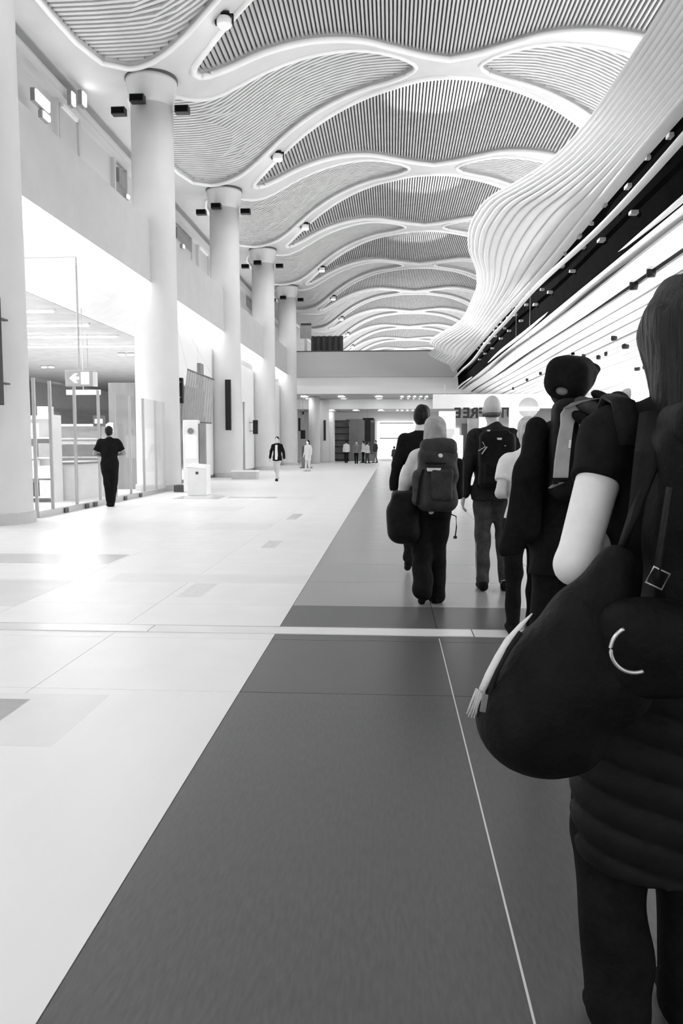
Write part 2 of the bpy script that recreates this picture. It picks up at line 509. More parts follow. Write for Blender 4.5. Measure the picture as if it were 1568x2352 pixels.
def flood_small(p, label, w=.2, aim=None):
    t = empty('column_floodlight', p); tag(t, label, 'lamp', 'black floodlights around the column tops')
    MB().box(-w, w, -.12, .12, -.10, .10).build('housing', M['black'], t)
    MB().box(-w + .03, w - .03, -.135, -.115, -.07, .07).build('front_glass', M['black_glass'], t)
    MB().box(-.03, .03, .1, .3, -.02, .02).build('arm', M['black'], t)
    if aim is not None and p[1] < 45:  # added spot beam from the dark housing, to brighten the canopy
        ld = bpy.data.lights.new('canopy_fill', 'SPOT'); ld.energy = 17000.0; ld.spot_size = math.radians(70); ld.spot_blend = 0.9; ld.shadow_soft_size = 0.15
        lo = bpy.data.objects.new('canopy_fill_beam', ld); link(lo, t)
        v = Vector(aim) - Vector(p); lo.location = v.normalized() * .3
        lo.rotation_euler = v.to_track_quat('-Z', 'Y').to_euler()
for n, yk in enumerate(COLS[2:6]):
    w = ['second', 'third', 'fourth', 'fifth'][n]
    flood_small((XC - .95, yk - .1, 11.1), f'black floodlight on the left of the {w} column top')
    flood_small((XC - .15, yk - .85, 11.12), f'black floodlight on the front of the {w} column top')
    flood_small((XC + .93, yk - .1, 11.1), f'black floodlight on the right of the {w} column top', aim=(3.4, yk - 3, 6.2))

# ---------------------------------------------------------------- balcony, cove and soffit on the left
YA, YB = -6.0, 55.0
par = MB().box(BALX - .18, BALX, YA, YB, 6.1, 7.82).build('wall_left', M['parapet']); tag(par, 'plain grey balcony parapet running along the left side', kind='structure')
slab = MB().box(-9.9, BALX - .18, YA, 75, 6.75, 6.95).build('trim_2', M['parapet']); tag(slab, 'upper walkway slab behind the balcony parapet', kind='structure')
cov = empty('trim_3', (0, 0, 0)); tag(cov, 'glowing cove and white sloped soffit under the balcony', kind='structure')
MB().add([(BALX - .02, YA, 6.1), (BALX - .02, YB, 6.1), (-8.05, YB, 5.98), (-8.05, YA, 5.98)], [(0, 1, 2, 3)]).build('cove_diffuser', M['cove'], cov)
MB().add([(-8.05, YA, 5.98), (-8.05, YB, 5.98), (-8.4, YB, 5.75), (-8.4, YA, 5.75), (-9.35, YB, 5.3), (-9.35, YA, 5.3), (-9.35, YB, 6.75), (-9.35, YA, 6.75)],
         [(0, 1, 2, 3), (3, 2, 4, 5), (5, 4, 6, 7)]).build('soffit', M['plaster'], cov)
shopc = MB().box(-22, -9.35, YA, 75, 5.28, 5.5).build('ceiling_shop', M['shopceil']); tag(shopc, 'grey ceiling of the shops on the left', kind='structure')
wl = MB().box(-22.2, -22, YA, 75, 0, 5.4).build('wall_shop', M['mid_grey']); tag(wl, 'grey back wall of the shops on the left', kind='structure')
for n, y in enumerate([14.5, 17.1, 19.75, 22.4, 25.05, 27.7, 30.4]):
    t = empty('light_bar', (-9.7, y, 5.22)); tag(t, f'long white light bar on the shop ceiling, {["hidden front", "hidden second", "hidden third", "shortest visible", "second visible", "third visible", "longest visible"][n]} one', 'lamp', 'light bars on the left shop ceiling')
    MB().box(-6.5, 0, -.11, .11, 0.0, .06).build('housing', M['white'], t)
    MB().box(-6.45, -.05, -.09, .09, -.03, 0.0).build('diffuser', M['lightbar'], t)
for n, (px, py) in enumerate([(101, 841), (118, 841), (279, 812), (301, 812)]):
    p = at(px, py, z=5.26)
    t = empty('downlight', p); tag(t, f'small slanted white downlight deep in the left shop ceiling, {["first", "second", "third", "fourth"][n]} from the left', 'lamp', 'small downlights in the shop ceiling')
    MB().lathe([(.17, 0), (.17, -.05), (.14, -.06)], n=16).build('ring', M['white'], t); MB().lathe([(.13, -.045), (.13, -.07)], n=16).build('lens', M['lens'], t)

# upper storey behind the balcony
wu = empty('wall_upper', (0, 0, 0)); tag(wu, 'hazy upper shop fronts behind the balcony', kind='structure')
ubox('wall_panel', M['light_grey'], -9.95, -9.75, YA, 125, 6.95, 12.1, wu)
yy = 10.0
k = 0
while yy < 55:
    w = [2.2, 1.3, 2.8, 1.0, 1.8][k % 5]
    mm = ['mid_grey', 'white', 'parapet', 'dark_grey', 'light_grey', 'parapet'][(k * 5 + k // 3) % 6]
    zt = [10.6, 9.4, 11.2, 10.0][k % 4]
    ubox('shop_front', M[mm], -9.76, -9.66, yy, yy + w, 6.95, zt, wu)
    ubox('mullion', M['light_grey'], -9.75, -9.6, yy + w, yy + w + .12, 6.95, 11.6, wu)
    if k % 2 == 0:
        ubox('sign_band', M['white' if k % 4 else 'mid_grey'], -9.72, -9.58, yy + .1, yy + w - .1, zt, zt + .5, wu)
    yy += w + .3; k += 1
ubox('cornice', M['light_grey'], -9.8, -9.4, YA, 75, 11.3, 11.6, wu)
for n, (px, py, w, h) in enumerate([(95, 232, .40, .13), (166, 228, .10, .17), (191, 228, .12, .18), (104, 268, .18, .07), (292, 452, .1, .05), (420, 566, .1, .06), (105, 14, .3, .2)]):
    p = at(px, py, X=-9.2)
    t = empty('wall_light', p); tag(t, ['wide white glowing box lamp behind the upper balcony at far left', 'left one of two small upright lamps behind the balcony', 'right one of two small upright lamps behind the balcony',
            'small flat lamp under the wide glowing box lamp', 'tiny lamp above the parapet left of the second column', 'tiny lamp above the parapet right of the second column', 'bright lamp at the top left corner under the vault'][n], 'lamp', 'small lamps of the upper storey')
    MB().box(-.1, .02, -w - .03, w + .03, -h - .03, h + .03).build('housing', M['mid_grey'], t)
    MB().box(0, .06, -w, w, -h, h).build('diffuser', M['lightbar'], t)

# ---------------------------------------------------------------- glass screen and shop of the first bay
gs = empty('glass_screen', (-6.68, 14.3, 0)); tag(gs, 'chest-high-plus clear glass screen between the first two columns', 'glass screen')
gy = [14.4, 15.1, 16.3, 17.65, 18.7, 19.8, 20.9, 22.0, 22.8]
for a, b in zip(gy[:-1], gy[1:]):
    ubox('glass_pane', M['glass'], -.008, .008, a + .02 - 14.3, b - .02 - 14.3, .12, 2.63, gs)
for a in gy:
    ubox('post', M['steel'], -.03, .03, a - .02 - 14.3, a + .02 - 14.3, 0, 2.63, gs)
ubox('bottom_rail', M['steel'], -.04, .04, .1, 8.5, 0, .12, gs)
for a in [15.6, 16.7, 17.2, 19.2, 20.4]:
    ubox('floor_clamp', M['dark_grey'], -.06, .07, a - .09 - 14.3, a + .09 - 14.3, 0, .1, gs)

def shelf_unit(loc, w, d, h, n, label, cat='shelf', m='white', rz=0.0):
    t = empty('display_shelf', loc); tag(t, label, cat); t.rotation_euler.z = rz
    MB().box(-w / 2, w / 2, d / 2 - .03, d / 2, 0, h).build('back_panel', M[m], t)
    for sx in (-1, 1):
        MB().box(sx * w / 2 - .03, sx * w / 2 + .03, -d / 2, d / 2, 0, h).build('side_panel', M[m], t)
    for i in range(n):
        z = .12 + i * (h - .2) / max(1, n - 1)
        MB().box(-w / 2, w / 2, -d / 2, d / 2, z - .02, z + .02).build('shelf_board', M[m], t)
    return t
PROD = 0
def product(p, w, d, h, m, label, group):
    o = ubox('package', M[m], p[0] - w / 2, p[0] + w / 2, p[1] - d / 2, p[1] + d / 2, p[2], p[2] + h)
    tag(o, label, 'package', group); return o
shelf_unit((-9.2, 18.6, 0), 2.2, .5, 2.1, 5, 'white display shelf with pale packages behind the glass screen at left', rz=0)
for i in range(5):
    z = .14 + i * 1.9 / 4
    for j in range(6):
        if (i * 6 + j) % 5 == 3: continue
        product((-10.1 + j * .36, 18.5, z), .2 + .05 * (j % 3), .25, .26 + .07 * ((i + j) % 3), ['white', 'light_grey', 'white', 'screen', 'dark_grey'][(i * 3 + j) % 5],
                f'{["white", "pale grey", "white", "bright", "dark"][(i * 3 + j) % 5]} package, {ordn[j].replace("nearest", "first")} from the left on the {["lowest", "second", "middle", "fourth", "top"][i]} board of the left display shelf', 'packages on the left display shelf')
shelf_unit((-10.5, 25.0, 0), 3.0, .6, 1.5, 4, 'low pale shelf deep in the left shop', m='light_grey')
shelf_unit((-12.5, 30.0, 0), 4.5, .6, 2.2, 5, 'wide grey shelf at the back of the left shop', m='light_grey')
for i, (x, y, h, m) in enumerate([(-8.35, 24.4, 3.3, 'mid_grey'), (-11.6, 23.5, 3.0, 'light_grey'), (-9.6, 31.6, 5.28, 'plaster')]):
    o = ubox('pillar', M[m], x - .42, x + .42, y - .35, y + .35, 0, h); tag(o, ['dark square pillar behind the standing man', 'pale square pillar in the middle of the left shop', 'pale square pillar beside the second column'][i], kind='structure')
o = empty('shop_counter', (-8.3, 20.2, 0)); tag(o, 'low white counter behind the glass screen', 'counter')
ubox('counter_body', M['white'], -.5, .5, -1.2, 1.2, 0, .9, o); ubox('counter_top', M['mid_grey'], -.55, .55, -1.25, 1.25, .9, .95, o)
o = empty('hanging_shop_sign', (-8.9, 22.4, 2.9)); tag(o, 'small bright bar sign glowing over the left shop counter', 'sign')
ubox('panel', M['screen'], -.5, .5, -.03, .03, -.07, .07, o); ubox('hanger', M['steel'], -.01, .01, -.01, .01, .07, 2.38, o)
o = empty('dark_display_head', (-8.15, 21.6, 0)); tag(o, 'dark small monitor on a pole behind the standing man', 'monitor')
ubox('pole', M['dark_grey'], -.03, .03, -.03, .03, 0, 2.0, o); ubox('monitor_case', M['dark_grey'], -.16, .16, -.05, .05, 1.9, 2.2, o); ubox('monitor_screen', M['screen'], -.11, .11, -.06, -.05, 1.98, 2.1, o)
o = empty('glowing_lamp', (-7.58, 20.9, 0)); tag(o, 'white glowing lamp head just above the standing man', 'lamp')
ubox('pole', M['steel'], -.015, .015, -.015, .015, 0, 1.72, o); MB().lathe([(.05, 1.7), (.12, 1.76), (.12, 1.92), (.06, 1.98)], n=16).build('lamp_shade', M['screen'], o, True)

# hanging exit sign on its bracket
c = at(186, 869, Y=16.2)
es = empty('hanging_arrow_sign', c); tag(es, 'small grey hanging sign with white arrow pointing left and a white door symbol', 'sign')
bevel(MB().box(-.33, .33, -.045, .045, -.165, .165).build('sign_box', M['light_grey'], es), .02)
MB().box(.27, .335, -.05, .05, -.17, .13).build('end_cap', M['white'], es)
ar = MB()
ar.add([(-.23, -.05, 0), (-.12, -.05, .10), (-.05, -.05, .10), (-.10, -.05, .03), (-.02, -.05, .03), (-.02, -.05, -.03), (-.10, -.05, -.03), (-.05, -.05, -.10), (-.12, -.05, -.10)], [(0, 1, 2, 3, 4, 5, 6, 7, 8)])
ar.build('arrow', M['screen'], es)
MB().box(.02, .19, -.052, -.047, -.125, .125).build('door_symbol', M['screen'], es)
ph = at(180, 590, Y=16.2)[2] - c[2]
MB().tube([(-.03, 0, .16), (-.04, 0, ph)], .018, 8).build('hanger_rod', M['steel'], es)
MB().tube([(.15, 0, .16), (.15, 0, .9)], .008, 6).build('hanger_cable', M['steel'], es)
MB().tube([(-.04, 0, ph), (-1.3, 0, ph)], .012, 8).build('bracket_arm', M['steel'], es)

# black column banners / screens
def banner(px0, px1, py0, py1, Y, label, d=.08, cat='banner', to='back'):
    a, b = at(px0, py0, Y=Y), at(px1, py1, Y=Y)
    t = empty('blade_sign', ((a[0] + b[0]) / 2, Y, b[2])); tag(t, label, cat)
    w, h = abs(b[0] - a[0]) / 2, abs(a[2] - b[2])
    bevel(MB().box(-w, w, -d, d, 0, h).build('sign_body', M['black'], t), .01)
    if to == 'up':
        MB().box(-.01, .01, -.01, .01, h, 5.0 - b[2]).build('hanger_rod', M['light_grey'], t)
    for fz in (.8, .2):
        if to == 'back': MB().box(-w * .6, w * .6, d, d + .28, h * fz, h * fz + .03).build('bracket', M['dark_grey'], t)
        if to == 'front': MB().box(-w * .6, w * .6, -d - .3, -d, h * fz, h * fz + .03).build('bracket', M['dark_grey'], t)
        if to == 'wall': MB().box(-7.6 - (a[0] + b[0]) / 2, -w * .6, -.02, .02, h * fz, h * fz + .03).build('bracket', M['dark_grey'], t)
banner(-22, 5, 680, 930, 12.7, 'black upright screen on the nearest column at the left picture edge')
banner(517, 531, 872, 988, 32.6, 'tall narrow black banner on the third column')
banner(409, 421, 868, 926, 24.3, 'short black blade sign peeking out behind the second column', to='front')
banner(581, 592, 965, 997, 41.5, 'small black square sign on the storefront past the third column', to='wall')
banner(743, 748, 965, 1012, 60.95, 'thin black upright sign on the far white column', .05)
for n, (px0, px1, py0, py1, Y) in enumerate([(685, 690, 960, 990, 55.45), (690, 701, 988, 1008, 55.45), (694, 698, 945, 952, 55.45)]):
    banner(px0, px1, py0, py1, Y, ['small black sign high on the storefront by the fifth column', 'black bag-shaped sign above the woman with dark hair', 'tiny black camera over the far storefront'][n], .05, to='up')

# storefronts of the later bays
for n in range(1, 5):
    y0, y1 = COLS[n + 1] - 0 if n < 5 else 0, COLS[n + 1] + S
    if n == 0: continue
    w = empty('wall_storefront', (-7.55, y0, 0)); tag(w, f'pale storefront between columns, {["", "first", "second", "third", "fourth"][n]} past the glass screen', kind='structure')
    ubox('wall_panel', M['light_grey'], -.25, .0, .3, 2.2, 0, 5.4, w)
    ubox('wall_panel', M['plaster'], -.25, .02, 7.0, 9.8, 0, 5.4, w)
    ubox('lintel', M['plaster'], -.25, .01, 2.2, 7.0, 3.6, 5.4, w)
    for q in range(4):
        ubox('glass_pane', M['glass'], -.1, -.085, 2.25 + q * 1.2, 3.35 + q * 1.2, .1, 3.55, w)
        ubox('mullion', M['mid_grey'], -.12, -.05, 3.35 + q * 1.2, 3.43 + q * 1.2, 0, 3.6, w)
    ubox('display_panel', M[['', 'mid_grey', 'light_grey', 'mid_grey', 'light_grey'][n]], -1.2, -1.1, 2.6, 4.6, .2, 2.6, w)
    ubox('display_panel', M['screen'], -1.3, -1.2, 5.0, 6.2, .6, 2.4, w)
    ubox('skirting', M['mid_grey'], -.02, .03, .3, 9.8, 0, .12, w)
ubs = ubox('pillar', M['mid_grey'], -8.0, -7.4, 30.4, 30.9, 0, 4.55); tag(ubs, 'dark grey square pillar by the mesh banner', kind='structure')

# slanted mesh banner, totem and bin
mbn = empty('mesh_banner', (-6.3, 25.6, 2.0)); tag(mbn, 'grey slanted mesh banner hanging between the second and third columns', 'banner')
p = [at(430, 848, Y=25.6), at(492, 872, Y=25.6), at(486, 972, Y=25.6), at(416, 968, Y=25.6)]
p = [q - np.array([-6.3, 25.6, 2.0]) for q in p]
NXb = 12
for i in range(NXb):
    a, b = i / NXb, (i + .8) / NXb
    L = lambda t: [p[0] + (p[1] - p[0]) * t, p[3] + (p[2] - p[3]) * t]
    (q0, q3), (q1, q2) = L(a), L(b)
    th = np.array([0, .02, 0])
    MB().add([q0, q1, q2, q3, q0 + th, q1 + th, q2 + th, q3 + th], [(0, 1, 2, 3), (7, 6, 5, 4), (0, 4, 5, 1), (1, 5, 6, 2), (2, 6, 7, 3), (3, 7, 4, 0)]).build('mesh_strip', M['light_grey'], mbn)
MB().tube([p[0], p[1]], .025, 6).build('frame_rail', M['mid_grey'], mbn); MB().tube([p[3], p[2]], .025, 6).build('frame_rail', M['mid_grey'], mbn)
MB().tube([p[0], p[0] + np.array([-.5, 0, 2.1])], .0015, 6).build('hanging_cord', M['dark_grey'], mbn); MB().tube([p[1], p[1] + np.array([-1.35, 0, 2.45])], .0015, 6).build('hanging_cord', M['dark_grey'], mbn)

bn = empty('litter_bin', (-5.28, 21.3, 0)); tag(bn, 'white box-shaped litter bin standing before the white totem', 'bin')
bevel(MB().box(-.27, .27, -.27, .27, 0.0, .78).build('bin_body', M['white'], bn), .03, 3)
bevel(MB().add([(-.29, -.29, .78), (.29, -.29, .74), (.29, .29, .80), (-.29, .29, .84), (-.24, -.24, .84), (.24, -.24, .80), (.24, .24, .84), (-.24, .24, .88)],
         [(3, 2, 1, 0), (4, 5, 6, 7), (0, 1, 5, 4), (1, 2, 6, 5), (2, 3, 7, 6), (3, 0, 4, 7)]).build('lid', M['white'], bn), .01)
o = MB().lathe([(.04, 0), (.04, .02)], n=12).build('lock', M['dark_grey'], bn); o.location = (0.02, -.27, .62); o.rotation_euler.x = math.pi / 2
tt = empty('totem', (-5.75, 22.6, 0)); tag(tt, 'white upright totem with a bright screen behind the litter bin', 'totem')
bevel(MB().box(-.28, .18, -.12, .12, 0, 2.1).build('totem_body', M['white'], tt), .03)
MB().box(-.18, .1, -.135, -.12, 1.0, 1.65).build('screen_panel', M['screen'], tt)
MB().box(.2, .36, -.1, .1, 0, 2.0).build('side_panel', M['mid_grey'], tt)
o = MB().lathe([(.09, 0), (.09, .04)], n=14).build('dial', M['mid_grey'], tt); o.location = (-.04, -.12, 1.78); o.rotation_euler.x = math.pi / 2
fb = ubox('floor_box', M['dark_grey'], -6.35, -5.95, 22.6, 23.0, 0, .2); tag(fb, 'small dark box on the floor against the second column', 'box')
ch = empty('planter_box', (-5.9, 31.5, 0)); tag(ch, 'low pale ledge by the third column', 'ledge')
ubox('ledge_body', M['light_grey'], -.5, .5, -.3, .3, 0, .3, ch); ubox('ledge_top', M['white'], -.52, .52, -.32, .32, .3, .36, ch)
ki = empty('info_kiosk', (-5.1, 47.0, 0)); tag(ki, 'slim dark kiosk standing behind the man in the dark jacket', 'kiosk')
ubox('kiosk_body', M['mid_grey'], -.25, .25, -.2, .2, .05, 1.4, ki); ubox('kiosk_screen', M['dark_grey'], -.2, .2, -.22, -.2, .7, 1.3, ki); ubox('kiosk_base', M['dark_grey'], -.35, .35, -.3, .3, 0, .05, ki)

# ---------------------------------------------------------------- wavy canopy on the right
TOPX = [(-6, 3.3), (4, 3.4), (9, 3.46), (11, 3.48), (13, 3.45), (14.7, 3.38), (16.6, 3.06), (17.8, 2.62), (18.6, 2.25), (20.2, 2.02), (23, 2.14), (26.5, 2.74), (29, 3.02), (31.5, 3.1), (37.5, 3.02), (40.5, 2.5), (43, 2.12), (45, 2.15), (47, 2.5), (48.5, 2.35), (50, 2.3), (52, 2.9), (53.5, 3.6)]
YS = np.concatenate([np.linspace(-6, 9, 10), np.linspace(9.5, 34, 90), np.linspace(34.4, 53.5, 60)])
TX = crom(YS, TOPX)
can = empty('wavy_canopy', (4.4, 0, 5.2)); tag(can, 'white wavy canopy of stacked curved strips over the right shops', 'canopy')
OFF = np.array([4.4, 0, 5.2])
def gauss(y, c, w): return np.exp(-((y - c) / w) ** 2)
def plate(xin, z, depth, th, name='wave_strip', m='fascia'):
    vs, fs = [], []
    z = z if hasattr(z, '__len__') else np.full(len(YS), z)
    for x, y, zz in zip(xin, YS, z):
        dd = depth
        vs += [np.array(q) - OFF for q in ((x + .05, y, zz), (x + .012, y, zz + th * .28), (x, y, zz + th * .65), (x + .02, y, zz + th), (x + dd, y, zz + th), (x + dd, y, zz))]
    for i in range(len(YS) - 1):
        for q in range(6):
            k2 = (q + 1) % 6
            fs.append((i * 6 + q, i * 6 + 6 + q, i * 6 + 6 + k2, i * 6 + k2))
    fs += [(5, 4, 3, 2, 1, 0), tuple((len(YS) - 1) * 6 + q for q in range(6))]
    o = mesh_obj(name, vs, fs, M[m], can, True)
    o.data.set_sharp_from_angle(angle=math.radians(50))
    return o
NSTR = 12
ROWS = []
for j in range(NSTR):
    t = j / (NSTR - 1)
    base = 3.5 + .55 * t
    x = base + (TX - 3.5) * (1 - t ** 1.9)
    # phase of the bulge slides back along the hall for lower strips
    x = np.interp(YS + 1.2 * t, YS, x)
    z = 7.02 - .070 * j + 0 * YS
    if j >= NSTR - 2: z = z - (.05 if j == NSTR - 2 else .11) * gauss(YS, 22.5, 5.0)   # the strips part over a dark slot
    plate(x, z, .75, .050)
    ROWS.append((x + .34, z + .02))
# backing of the upper strips, its grey standing for shade in the gaps
vs, fs = [], []
for (x_, z_) in ROWS:
    vs += [np.array((a_, b_, c_)) - OFF for a_, b_, c_ in zip(x_, YS, z_)]
nY = len(YS)
for r_ in range(len(ROWS) - 1):
    for i in range(nY - 1): fs.append((r_ * nY + i, r_ * nY + i + 1, (r_ + 1) * nY + i + 1, (r_ + 1) * nY + i))
mesh_obj('backing_sheet', vs, fs, M['mid_grey'], can)
plate(4.06 - .10 * gauss(YS, 24, 7) + .04 * np.sin(YS * .5), 5.74 + .06 * np.sin(YS * .23 + 1.), .14, .06)
plate(4.38 + .06 * np.sin(YS * .3 + 2), 5.08 + .03 * np.sin(YS * .41), .5, .09)
# dark glazing between the strips
MB().add([(.02, -6, -.15), (.02, 52.5, -.15), (-.12, 52.5, 1.3), (-.12, -6, 1.3), (.05, -6, -.15), (.05, 52.5, -.15), (-.09, 52.5, 1.3), (-.09, -6, 1.3)], [(0,1,2,3),(7,6,5,4),(0,4,5,1),(2,6,7,3)]).build('dark_glazing', M['black_glass'], can)
# pale boxes standing for small reflections in the dark band
fx = MB()
for i in range(46):
    y = 12 + i * .62 + .2 * math.sin(i * 2.1)
    zz = [.32, .88, .62, .95][i % 4] + .04 * math.sin(i)
    fx.box(-.16, -.02, y, y + .10 + .06 * (i % 3), zz, zz + .06)
tag(fx.build('painted_glints', M['light_grey'], can), kind='stuff')
# slatted soffit over the shops: strips falling away to the right
sof = empty('ceiling_soffit', (4.4, 0, 5.2)); tag(sof, 'white slatted soffit over the shops on the right', kind='structure')
xs_ = 4.72
def zs(x): return 5.06 - .70 * (1 - math.exp(-(x - 4.4) / 1.9))
i = 0
while xs_ < 15:
    w = .30 if i % 4 else .42
    wob = .04 * np.sin(YS * .35 + i) * max(0, 1 - i / 6)
    vs, fs = [], []
    for y, q in zip(YS, wob):
        vs += [np.array(pp) - OFF for pp in ((xs_ + q, y, zs(xs_)), (xs_ + w + q, y, zs(xs_ + w)), (xs_ + w + q, y, zs(xs_ + w) + .05), (xs_ + q, y, zs(xs_) + .05))]
    for a in range(len(YS) - 1):
        for q in range(4):
            k2 = (q + 1) % 4
            fs.append((a * 4 + q, a * 4 + 4 + q, a * 4 + 4 + k2, a * 4 + k2))
    mesh_obj('soffit_strip', vs, fs, M['fascia'], sof)
    xs_ += w + (.07 if i % 4 else .12); i += 1
vs, fs = [], []
xq = np.linspace(4.5, 15.5, 16)
for x in xq: vs += [np.array((x, -6, zs(x) + .16)) - OFF, np.array((x, 53.5, zs(x) + .16)) - OFF]
for a in range(15): fs.append((2 * a, 2 * a + 1, 2 * a + 3, 2 * a + 2))
mesh_obj('soffit_backing', vs, fs, M['mid_grey'], sof)  # grey puts the shade of the gaps into the backing's colour
ubox('upper_closure', M['plaster'], 4.95 - 4.4, 5.05 - 4.4, -6, 53.5, 0.1, 1.9, sof)
ubox('upper_deck', M['plaster'], 5.0 - 4.4, 11.5 - 4.4, -6, 53.5, 1.75, 1.85, sof)
for n, (px, py, sz) in enumerate([(1495, 625, .16), (1455, 655, .16), (1410, 775, .16), (1436, 794, .2), (1340, 816, .12), (1374, 819, .14), (1391, 811, .1), (1463, 846, .2), (1480, 842, .14), (1241, 856, .12), (1210, 871, .12), (1178, 891, .1)]):
    p = at(px, py, z=4.5)
    for _ in range(4): p = at(px, py, z=zs(p[0]) - .03)
    t = empty('track_spotlight', p); tag(t, f'small black spotlight in the white slatted soffit, {["largest near the woman", "next to the largest one", "upper of a pair by the hair", "lower of a pair by the hair", "just above the cap", "right of the cap", "second right of the cap", "left of two low ones", "right of two low ones", "left of the cap", "second left of the cap", "third left of the cap"][n]}', 'lamp', 'black spotlights in the right soffit')
    MB().lathe([(sz * .55, .06), (sz * .6, -.04), (sz * .5, -.10)], n=14).build('lamp_can', M['black'], t, True)
    MB().lathe([(sz * .15, .05), (sz * .15, .2)], n=8).build('stem', M['dark_grey'], t)

# luminous shop ceiling strips and right wall
wr = empty('wall_right', (11.5, 0, 0)); tag(wr, 'bright white back wall of the right shops', kind='structure')
ubox('wall_panel', M['white'], 0, .2, -6, 55, 0, 4.6, wr)
for n, y in enumerate(range(6, 52, 6)):
    t = empty('shop_light_panel', (11.3, y, 3.0)); tag(t, f'glowing white wall panel of the right shop, {ordn[n]} along the wall', 'light panel', 'glowing panels on the right shop wall')
    ubox('frame', M['light_grey'], -.02, .20, -2.3, 2.3, -.65, .95, t); ubox('diffuser', M['lightbar'], -.06, -.02, -2.2, 2.2, -.55, .85, t)
for n, y in enumerate([9, 15, 21, 27, 33, 39]):
    shelf_unit((9.2, y, 0), 3.6, .6, 2.0, 5, f'white shelving unit in the right shop, {ordn[n]} along the aisle', m='white', rz=math.pi / 2)

for n, y in enumerate([13, 19, 25, 31, 37]):  # unseen shelf row, put in to carry the soffit fill lights
    shelf_unit((6.3, y, 0), 4.6, .5, 1.55, 4, f'added lower white shelving unit in front of the right shop, {ordn[n]} along the aisle', m='white', rz=math.pi / 2)

# ---------------------------------------------------------------- bridge and far end
BY = 55.0
br = empty('wall_bridge', (0, BY, 6.1)); tag(br, 'grey bridge parapet crossing the hall at the far end', kind='structure')
ubox('parapet_panel', M['parapet'], -9.8, 12, 0, .25, 0, 1.72, br)
ubox('handrail', M['dark_grey'], -9.8, 12, .02, .12, 1.72, 1.80, br)
ubox('bulkhead', M['white'], -9.8, 14, .28, .6, -1.15, .0, br)
ubox('deck', M['parapet'], -9.8, 14, .25, 12, .2, .5, br)
ec = empty('ceiling_end', (0, 0, 0)); tag(ec, 'grey ceiling under the bridge', kind='structure')
ubox('ceiling_panel', M['light_grey'], -10, 15, BY + .6, 62, 4.95, 5.1, ec)
ubox('bulkhead', M['white'], -10, 15, 62, 62.3, 4.2, 4.95, ec)
ubox('ceiling_panel', M['light_grey'], -10, 15, 62.3, 69, 4.2, 4.35, ec)
ew = empty('wall_end', (0, 68.0, 0)); tag(ew, 'far wall of shop fronts under the bridge', kind='structure')
ubox('wall_panel', M['plaster'], -20, 16, 0, .3, 0, 6, ew)
ubox('dark_shop_panel', M['mid_grey'], -3.9, -1.4, -.3, 0, 0, 3.6, ew)
ubox('dark_doorway', M['dark_grey'], -2.2, -1.45, -.35, -.3, .6, 3.3, ew)
ubox('bright_window', M['screen'], -1.2, 2.2, -.2, 0, .2, 3.4, ew)
ubox('window_band', M['light_grey'], -1.0, 1.9, -.25, -.2, 1.9, 2.0, ew)
ubox('window_band', M['light_grey'], -1.0, 1.9, -.25, -.2, 3.2, 3.3, ew)
ubox('window_band', M['light_grey'], .8, .88, -.25, -.2, .2, 2.0, ew)
ubox('grey_pier', M['mid_grey'], 6.0, 7.2, -.4, 0, 0, 3.2, ew)
ubox('bright_window', M['screen'], 2.8, 5.8, -.2, 0, .2, 2.8, ew)
ubox('bright_window', M['screen'], 7.6, 12, -.2, 0, .2, 2.8, ew)
for n, (px, Y) in enumerate([(722, 58.5), (743, 61.5), (757, 64.5)]):
    p = at(px, 1070, Y=Y)
    t = empty('column', (p[0], Y, 0)); tag(t, f'slim white column under the bridge, {["nearest", "middle", "farthest"][n]} of the far row', kind='structure')
    MB().lathe([(.45, 0), (.42, .2), (.42, 4.9 if n < 2 else 4.2)], n=24).build('shaft', M['column'], t, True)
def bar_lamp(px, py, Y, w, d, label, ang=0.0):
    z = 4.93 if Y < 62 else 4.18
    p = at(px, py, z=z)
    t = empty('ceiling_light', (p[0], p[1], z)); tag(t, label, 'lamp', 'lights in the ceiling under the bridge'); t.rotation_euler.z = ang
    ubox('housing', M['white'], -w - .03, w + .03, -d - .03, d + .03, -.03, .02, t); ubox('diffuser', M['lens'], -w, w, -d, d, -.06, -.03, t)
for n, px in enumerate([702, 786, 870, 922, 938, 951, 965, 978]):
    bar_lamp(px, 913, 58, .28 if n < 3 else .12, .9, f'white ceiling light under the bridge front, {ordn[n]} from the left')
for n, px in enumerate([763, 818, 875, 912, 923, 935, 947]):
    bar_lamp(px, 952.5 - 9, 66, .26 if n < 3 else .1, .8, f'white ceiling light over the far shops, {ordn[n]} from the left')
st = shelf_unit((at(780, 1060, Y=66)[0], 66.4, 0), 1.6, .5, 3.4, 7, 'far shelf rack with dark boards under the bridge', m='mid_grey')
for i in range(7):
    ubox('shelf_lip', M['black'], -.8, .8, -.3, -.24, .1 + i * .54, .2 + i * .54, st)
a = at(838, 965, Y=65); b = at(850, 1015, Y=65)
t = empty('hanging_banner', ((a[0] + b[0]) / 2, 65, b[2])); tag(t, 'black hanging banner in front of the far dark shop', 'banner')
ubox('cloth', M['black'], -.25, .25, -.03, .03, 0, a[2] - b[2], t); ubox('rail', M['black'], -.4, .5, -.04, .04, a[2] - b[2], a[2] - b[2] + .18, t); ubox('hanger', M['steel'], -.02, .02, -.02, .02, a[2] - b[2] + .18, 4.2 - b[2], t)
